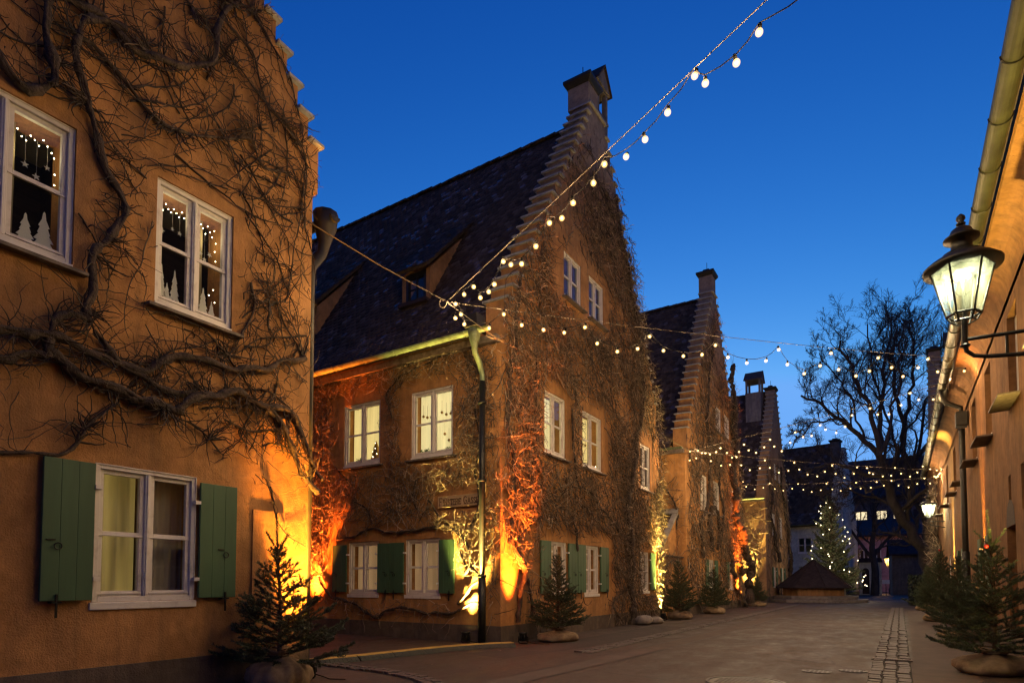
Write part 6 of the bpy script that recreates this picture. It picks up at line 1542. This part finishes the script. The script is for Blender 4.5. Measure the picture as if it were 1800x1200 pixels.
# ------------------------------------------------------------------ lanterns
def lantern(loc, arm_to, label, energy, post=None, col=(1.0, 0.93, 0.62), glow='mantle', light=True, sc=1.0):
    e = empty('wall_lantern' if post is None else 'post_lantern', loc, 0, label, 'street lamp')
    n = 6; ph = R(32.3) + math.pi / 2 + math.pi          # one edge towards the street corner
    rb, rt, zb, zt = 0.155 * sc, 0.285 * sc, 0.0, 0.52 * sc
    cr = lambda r, z, k: (r * math.cos(ph + k * math.pi / 3), r * math.sin(ph + k * math.pi / 3), z)
    fr = MB()
    for k in range(n):
        fr.tube([cr(rb, zb, k), cr(rt, zt, k)], 0.011 * sc, 6); fr.tube([cr(rb, zb, k), cr(rb, zb, k + 1)], 0.014 * sc, 6); fr.tube([cr(rt, zt, k), cr(rt, zt, k + 1)], 0.012 * sc, 6)
        fr.tube([cr(rb, zb, k), cr(rb * 0.72, zb - 0.07 * sc, k)], 0.010 * sc, 6); fr.tube([cr(rb * .72, zb - .07 * sc, k), cr(rb * .72, zb - .07 * sc, k + 1)], 0.009 * sc, 5)
    fr.build('frame', 'iron', e)
    for k in range(n):
        a = [cr(rb, zb, k), cr(rb, zb, k + 1), cr(rt, zt, k + 1), cr(rt, zt, k)]
        MB().prism(a, [(x * 0.985, y * 0.985, z) for x, y, z in a]).build('pane', 'lantern_glass', e)
    rf = MB().lathe([(0.36 * sc, zt - 0.012), (0.365 * sc, zt + 0.012), (0.30 * sc, zt + 0.07 * sc), (0.21 * sc, zt + 0.125 * sc), (0.185 * sc, zt + 0.14 * sc), (0.185 * sc, zt + 0.155 * sc), (0.10 * sc, zt + 0.19 * sc), (0.095 * sc, zt + 0.31 * sc),
                     (0.165 * sc, zt + 0.315 * sc), (0.165 * sc, zt + 0.335 * sc), (0.115 * sc, zt + 0.37 * sc), (0.095 * sc, zt + 0.42 * sc), (0.05 * sc, zt + 0.455 * sc), (0.02 * sc, zt + 0.47 * sc)], 24).build('roof', 'iron', e, True)
    MB().lathe([(0.02 * sc, zt + 0.465 * sc), (0.045 * sc, zt + 0.485 * sc), (0.045 * sc, zt + 0.495 * sc), (0.02 * sc, zt + 0.505 * sc), (0.044 * sc, zt + 0.54 * sc), (0.04 * sc, zt + 0.57 * sc), (0.012 * sc, zt + 0.60 * sc)], 14).build('finial', 'iron', rf, True)
    MB().lathe([(0.19 * sc, zt - 0.04 * sc), (0.15 * sc, zt - 0.015 * sc)], 18).build('reflector', 'white', e, True)
    MB().tube([(0, 0, zb - 0.07 * sc), (0, 0, zt - 0.16 * sc)], 0.013 * sc, 6).build('gas_pipe', 'iron', e)
    mt = MB()
    for k in range(4): mt.lathe([(0.006 * sc, -0.03 * sc), (0.02 * sc, -0.015 * sc), (0.022 * sc, 0.01 * sc), (0.008 * sc, 0.03 * sc)], 8, (0.05 * sc * math.cos(k * 1.57), 0.05 * sc * math.sin(k * 1.57), zt - 0.10 * sc))
    mt.build('mantle', glow, e, True)
    if arm_to is not None:
        ax = arm_to - loc[0]
        ar = MB()
        ar.tube([(0, 0, zb - 0.02), (0, 0, zb - 0.26)], 0.024, 8)
        ar.tube([(0, 0, zb - 0.21), (ax, 0, zb - 0.24)], 0.016, 8)
        ar.tube([(0, 0, zb - 0.23), (0.01, 0, zb - 0.31), (0.06, 0, zb - 0.36), (0.16, 0, zb - 0.385), (ax, 0, zb - 0.47)], 0.018, 8)
        for f in (0.28, 0.62): ar.tube([(ax * f, 0, zb - 0.215), (ax * f, 0, zb - 0.40 - 0.02 * f)], 0.012, 6)
        ar.lathe([(0.03, zb - 0.275), (0.04, zb - 0.262), (0.03, zb - 0.25)], 10)
        ar.build('bracket', 'iron', e)
    if post:
        MB().lathe([(0.11, -loc[2]), (0.11, -loc[2] + 0.5), (0.05, -loc[2] + 0.6), (0.04, zb - 0.1)], 10).build('post', 'iron', e)
    if light:
        ld = bpy.data.lights.new('lantern_light', 'POINT'); ld.energy = energy; ld.color = col; ld.shadow_soft_size = 0.05
        lo = bpy.data.objects.new('lantern_light', ld); COL.objects.link(lo); lo.parent = e; lo.location = (0, 0, zt - 0.17 * sc)
    return e
lantern((0.51, 6.34, 3.42), 1.5, 'lit six-sided gas lantern on an iron bracket at the right edge', 55.0, sc=0.78)
lantern((1.0, 28.6, 3.72), 1.5, 'distant lit lantern on the right row near the linden', 260.0, sc=0.85)
lantern((-0.85, 70.5, 2.7), None, 'small orange post lantern far down the street', 900.0, post=True, col=(1.0, 0.5, 0.15), glow='orangeglow', sc=1.5)

# ------------------------------------------------------------------ floodlights
def flood(loc, aim, label, lens, col, energy, cone=64, blend=1.0):
    e = empty('floodlight', loc, 0, label, 'floodlight', 'floodlights on the ground along the walls')
    d = Vector(aim).normalized(); q = d.to_track_quat('Z', 'Y').to_matrix().to_4x4(); c = Vector((0, 0, 0.13))
    T = Matrix.Translation(c) @ q
    m = MB().lathe([(0.05, -0.085), (0.075, -0.075), (0.078, 0.05), (0.095, 0.085), (0.092, 0.085), (0.07, 0.045)], 18)
    for k in range(8):
        a = k * math.pi / 4; m.box(0.078 * math.cos(a) - .006, 0.078 * math.cos(a) + .006, 0.078 * math.sin(a) - .006, 0.078 * math.sin(a) + .006, -0.07, 0.03)
    b = m.build('body', 'iron', e, True); b.data.transform(T)
    l = MB().lathe([(0.07, 0.046), (0.07, 0.052)], 18).build('lens', lens, e); l.data.transform(T)
    y = MB().tube([(0.1, 0, 0.14), (0.105, 0, 0.03), (0.08, 0, 0.008), (-0.08, 0, 0.008), (-0.105, 0, 0.03), (-0.1, 0, 0.14)], 0.011, 6).build('yoke', 'iron', e)
    MB().tube([(0, 0.05, 0.05), (0.12, 0.12, 0.01), (0.3, 0.05, 0.008), (0.5, 0.12, 0.008)], 0.006, 5).build('power_cord', 'cord', e)
    sp = bpy.data.lights.new('flood_beam', 'SPOT'); sp.energy = energy; sp.color = col; sp.spot_size = R(cone); sp.spot_blend = blend; sp.shadow_soft_size = 0.05
    o = bpy.data.objects.new('flood_beam', sp); COL.objects.link(o); o.parent = e
    o.matrix_local = Matrix.Translation(c + d * 0.075) @ d.to_track_quat('-Z', 'Y').to_matrix().to_4x4()
    return e
YEL, ORA, RED = (1.0, 0.68, 0.16), (1.0, 0.38, 0.04), (1.0, 0.17, 0.015)
flood((-7.08, 9.53, 0), (0.025, 0.03, 1), 'yellow floodlight at the lane wall beside the downpipe', 'lens_yellow', YEL, 10000, 50)
flood((-6.08, 10.02, 0), (-0.06, 0.0, 1), 'orange floodlight at the street corner of the central house', 'lens_orange', RED, 12000, 46)
flood((-6.13, 18.35, 0.0), (-0.07, 0.0, 1), 'yellow floodlight behind the rocks at the gable end', 'lens_yellow', YEL, 12000, 34)
flood((-6.13, 5.06, 0), (-0.12, -0.02, 1), 'orange floodlight behind the sparse left fir', 'lens_orange', ORA, 5200, 46)
flood((-11.55, 9.41, 0), (0.0, 0.07, 1), 'orange floodlight deep in the lane behind the left house', 'lens_orange', RED, 18000, 52)
flood((-5.92, 29.0, 0), (-0.10, 0.02, 1), 'orange floodlight at the foot of the thick vine trunk', 'lens_orange', RED, 12000, 46)
flood((-7.35, 36.85, 0), (0.02, 0.10, 1), 'yellow floodlight at the lane wall of the third gabled house', 'lens_yellow', YEL, 14000, 46)
flood((1.27, 24.3, 0), (0.07, 0.0, 1), 'yellow floodlight against the right row beyond the downpipe', 'lens_yellow', YEL, 16000, 20)
flood((1.27, 15.9, 0), (0.07, 0.0, 1), 'orange floodlight against the right row behind the firs', 'lens_orange', ORA, 16000, 20)
flood((1.22, 8.55, 0), (0.04, 0.10, 1), 'yellow floodlight behind the right foreground fir', 'lens_yellow', YEL, 5000, 80)

# ------------------------------------------------------------------ festoon strings over the street
bulb_me = MB().lathe([(0.036 * math.sin(t), -0.036 * math.cos(t)) for t in np.linspace(0.05, 2.75, 10)], 16).mesh('bulb', 'bulb', True)
core_me = MB().lathe([(0.016 * math.sin(t), -0.016 * math.cos(t)) for t in np.linspace(0.05, 3.09, 8)], 12).mesh('filament', 'bulb_core', True)
bulb_light = bpy.data.lights.new('bulb_light', 'POINT'); bulb_light.energy = BULB_WATTS; bulb_light.color = (1.0, 0.65, 0.31); bulb_light.shadow_soft_size = 0.028
sock_me = MB().lathe([(0.016, 0.030), (0.019, 0.034), (0.019, 0.075), (0.010, 0.085)], 10).mesh('socket', 'cord', True)
LBL = ['festoon string rising from the nearer knot to the upper right corner', 'festoon string crossing from the nearer knot to the wall behind the lantern', 'upper festoon string of the farther knot, passing before the linden', 'middle festoon string from the farther knot to the far right wall', 'lowest and farthest festoon string, level across the street']
rg = np.random.default_rng(17)
for si, (p, q, pts) in enumerate(STRINGS):
    p, q = np.array(p), np.array(q)
    if si == 0:
        last = np.array(pts[-1]); pts = list(pts)
        for k in range(1, 5):
            w = last + (q - last) * k / 5 - np.array([0, 0, 0.16 * (k % 3 > 0)]); pts.append(tuple(w))
    e = empty('festoon_string', tuple(p), 0, LBL[si], 'string lights', 'festoon strings over the street')
    u = (q - p); L = np.linalg.norm(u)
    cp = [p + u * t - np.array([0, 0, 0.12 * L / 10 * 4 * t * (1 - t) * (0.2 if si == 0 else 0.6)]) for t in np.linspace(0, 1, 24)]
    MB().tube([c - p for c in cp], 0.0048 if si < 2 else 0.007, 5).build('cable', 'cable', e)
    cord = []
    pv = None
    for w in pts:
        w = np.array(w)
        if pv is not None:
            mid = (pv + w) / 2 - np.array([0, 0, 0.02 + 0.02 * rg.random()])
            cord.append(mid + np.array([0, 0, 0.08]) - p)
        cord.append(w + np.array([0, 0, 0.075]) - p)
        b = link('bulb', bulb_me, e); b.location = w - p
        b.rotation_euler = (rg.normal(0, .22), rg.normal(0, .22), 0)
        b.scale = (0.84,) * 3
        link('socket', sock_me, b); link('filament', core_me, b); link('bulb_light', bulb_light, b)
        pv = w
    MB().tube(cord, 0.0055, 4).build('cord', 'cord', e)
def stay(a, b, label, ring_end=True):
    a, b = np.array(a, float), np.array(b, float)
    e = empty('stay_cable', tuple(a), 0, label, 'cable')
    MB().tube([(0, 0, 0), tuple((b - a) * 0.5 - np.array([0, 0, 0.03])), tuple(b - a)], 0.0085, 5).build('cable', 'cable', e)
    c = (b - a) * (1 - 0.12 / np.linalg.norm(b - a)) if ring_end else (b - a) * 0.03
    MB().tube([tuple(c + np.array([0.05 * math.cos(t), 0.05 * math.cos(t) * 0.4, 0.07 * math.sin(t) - 0.05])) for t in np.linspace(0, 2 * math.pi, 14)], 0.009, 5, False).build('ring', 'cable', e)
stay((-5.5, 6.91, 5.25), (-6.41, 5.15, 5.86), 'stay cable from the nearer knot to the left house corner', False)
stay((-5.5, 6.91, 5.25), (-6.41, 10.39, 5.81), 'stay cable from the nearer knot to the central house gable')
stay((-5.5, 19.15, 5.28), (-6.41, 18.7, 5.95), 'stay cable from the farther knot to the central house')
stay((-5.5, 19.15, 5.28), (-6.41, 22.2, 5.85), 'stay cable from the farther knot to the second gabled house')

# ------------------------------------------------------------------ litter blown against the walls
rg = np.random.default_rng(23); N = 420
side_ = rg.random(N)
x = np.where(side_ < 0.5, -6.3 + np.abs(rg.normal(0, 0.5, N)), np.where(side_ < 0.75, rg.uniform(-6, 1.2, N), 1.35 - np.abs(rg.normal(0, 0.4, N)))); y = rg.uniform(5.5, 26, N)
x = np.where((x < -6.0) & (y < 9.7), x + 1.2, x)
a = rg.random(N) * 6.28; ln = rg.uniform(0.012, 0.035, N); wd = ln * rg.uniform(0.25, 0.6, N)
c, s_ = np.cos(a), np.sin(a); z = np.full(N, 0.012)
P0 = np.stack([x, y, z], 1); ex = np.stack([c, s_, rg.uniform(-0.2, 0.3, N)], 1) * ln[:, None]; ey = np.stack([-s_, c, rg.uniform(-0.1, 0.3, N)], 1) * wd[:, None]
V = np.stack([P0 - ex, P0 - ey * 0.8, P0 + ex, P0 + ey], 1).reshape(-1, 3); V[:, 2] = np.maximum(V[:, 2], 0.006)
tag(link('leaf_litter', np_mesh('leaf_litter', V, np.arange(4 * N).reshape(-1, 4), 'sill')), 'dry leaf and twig scraps scattered over the street', 'litter', kind='stuff')
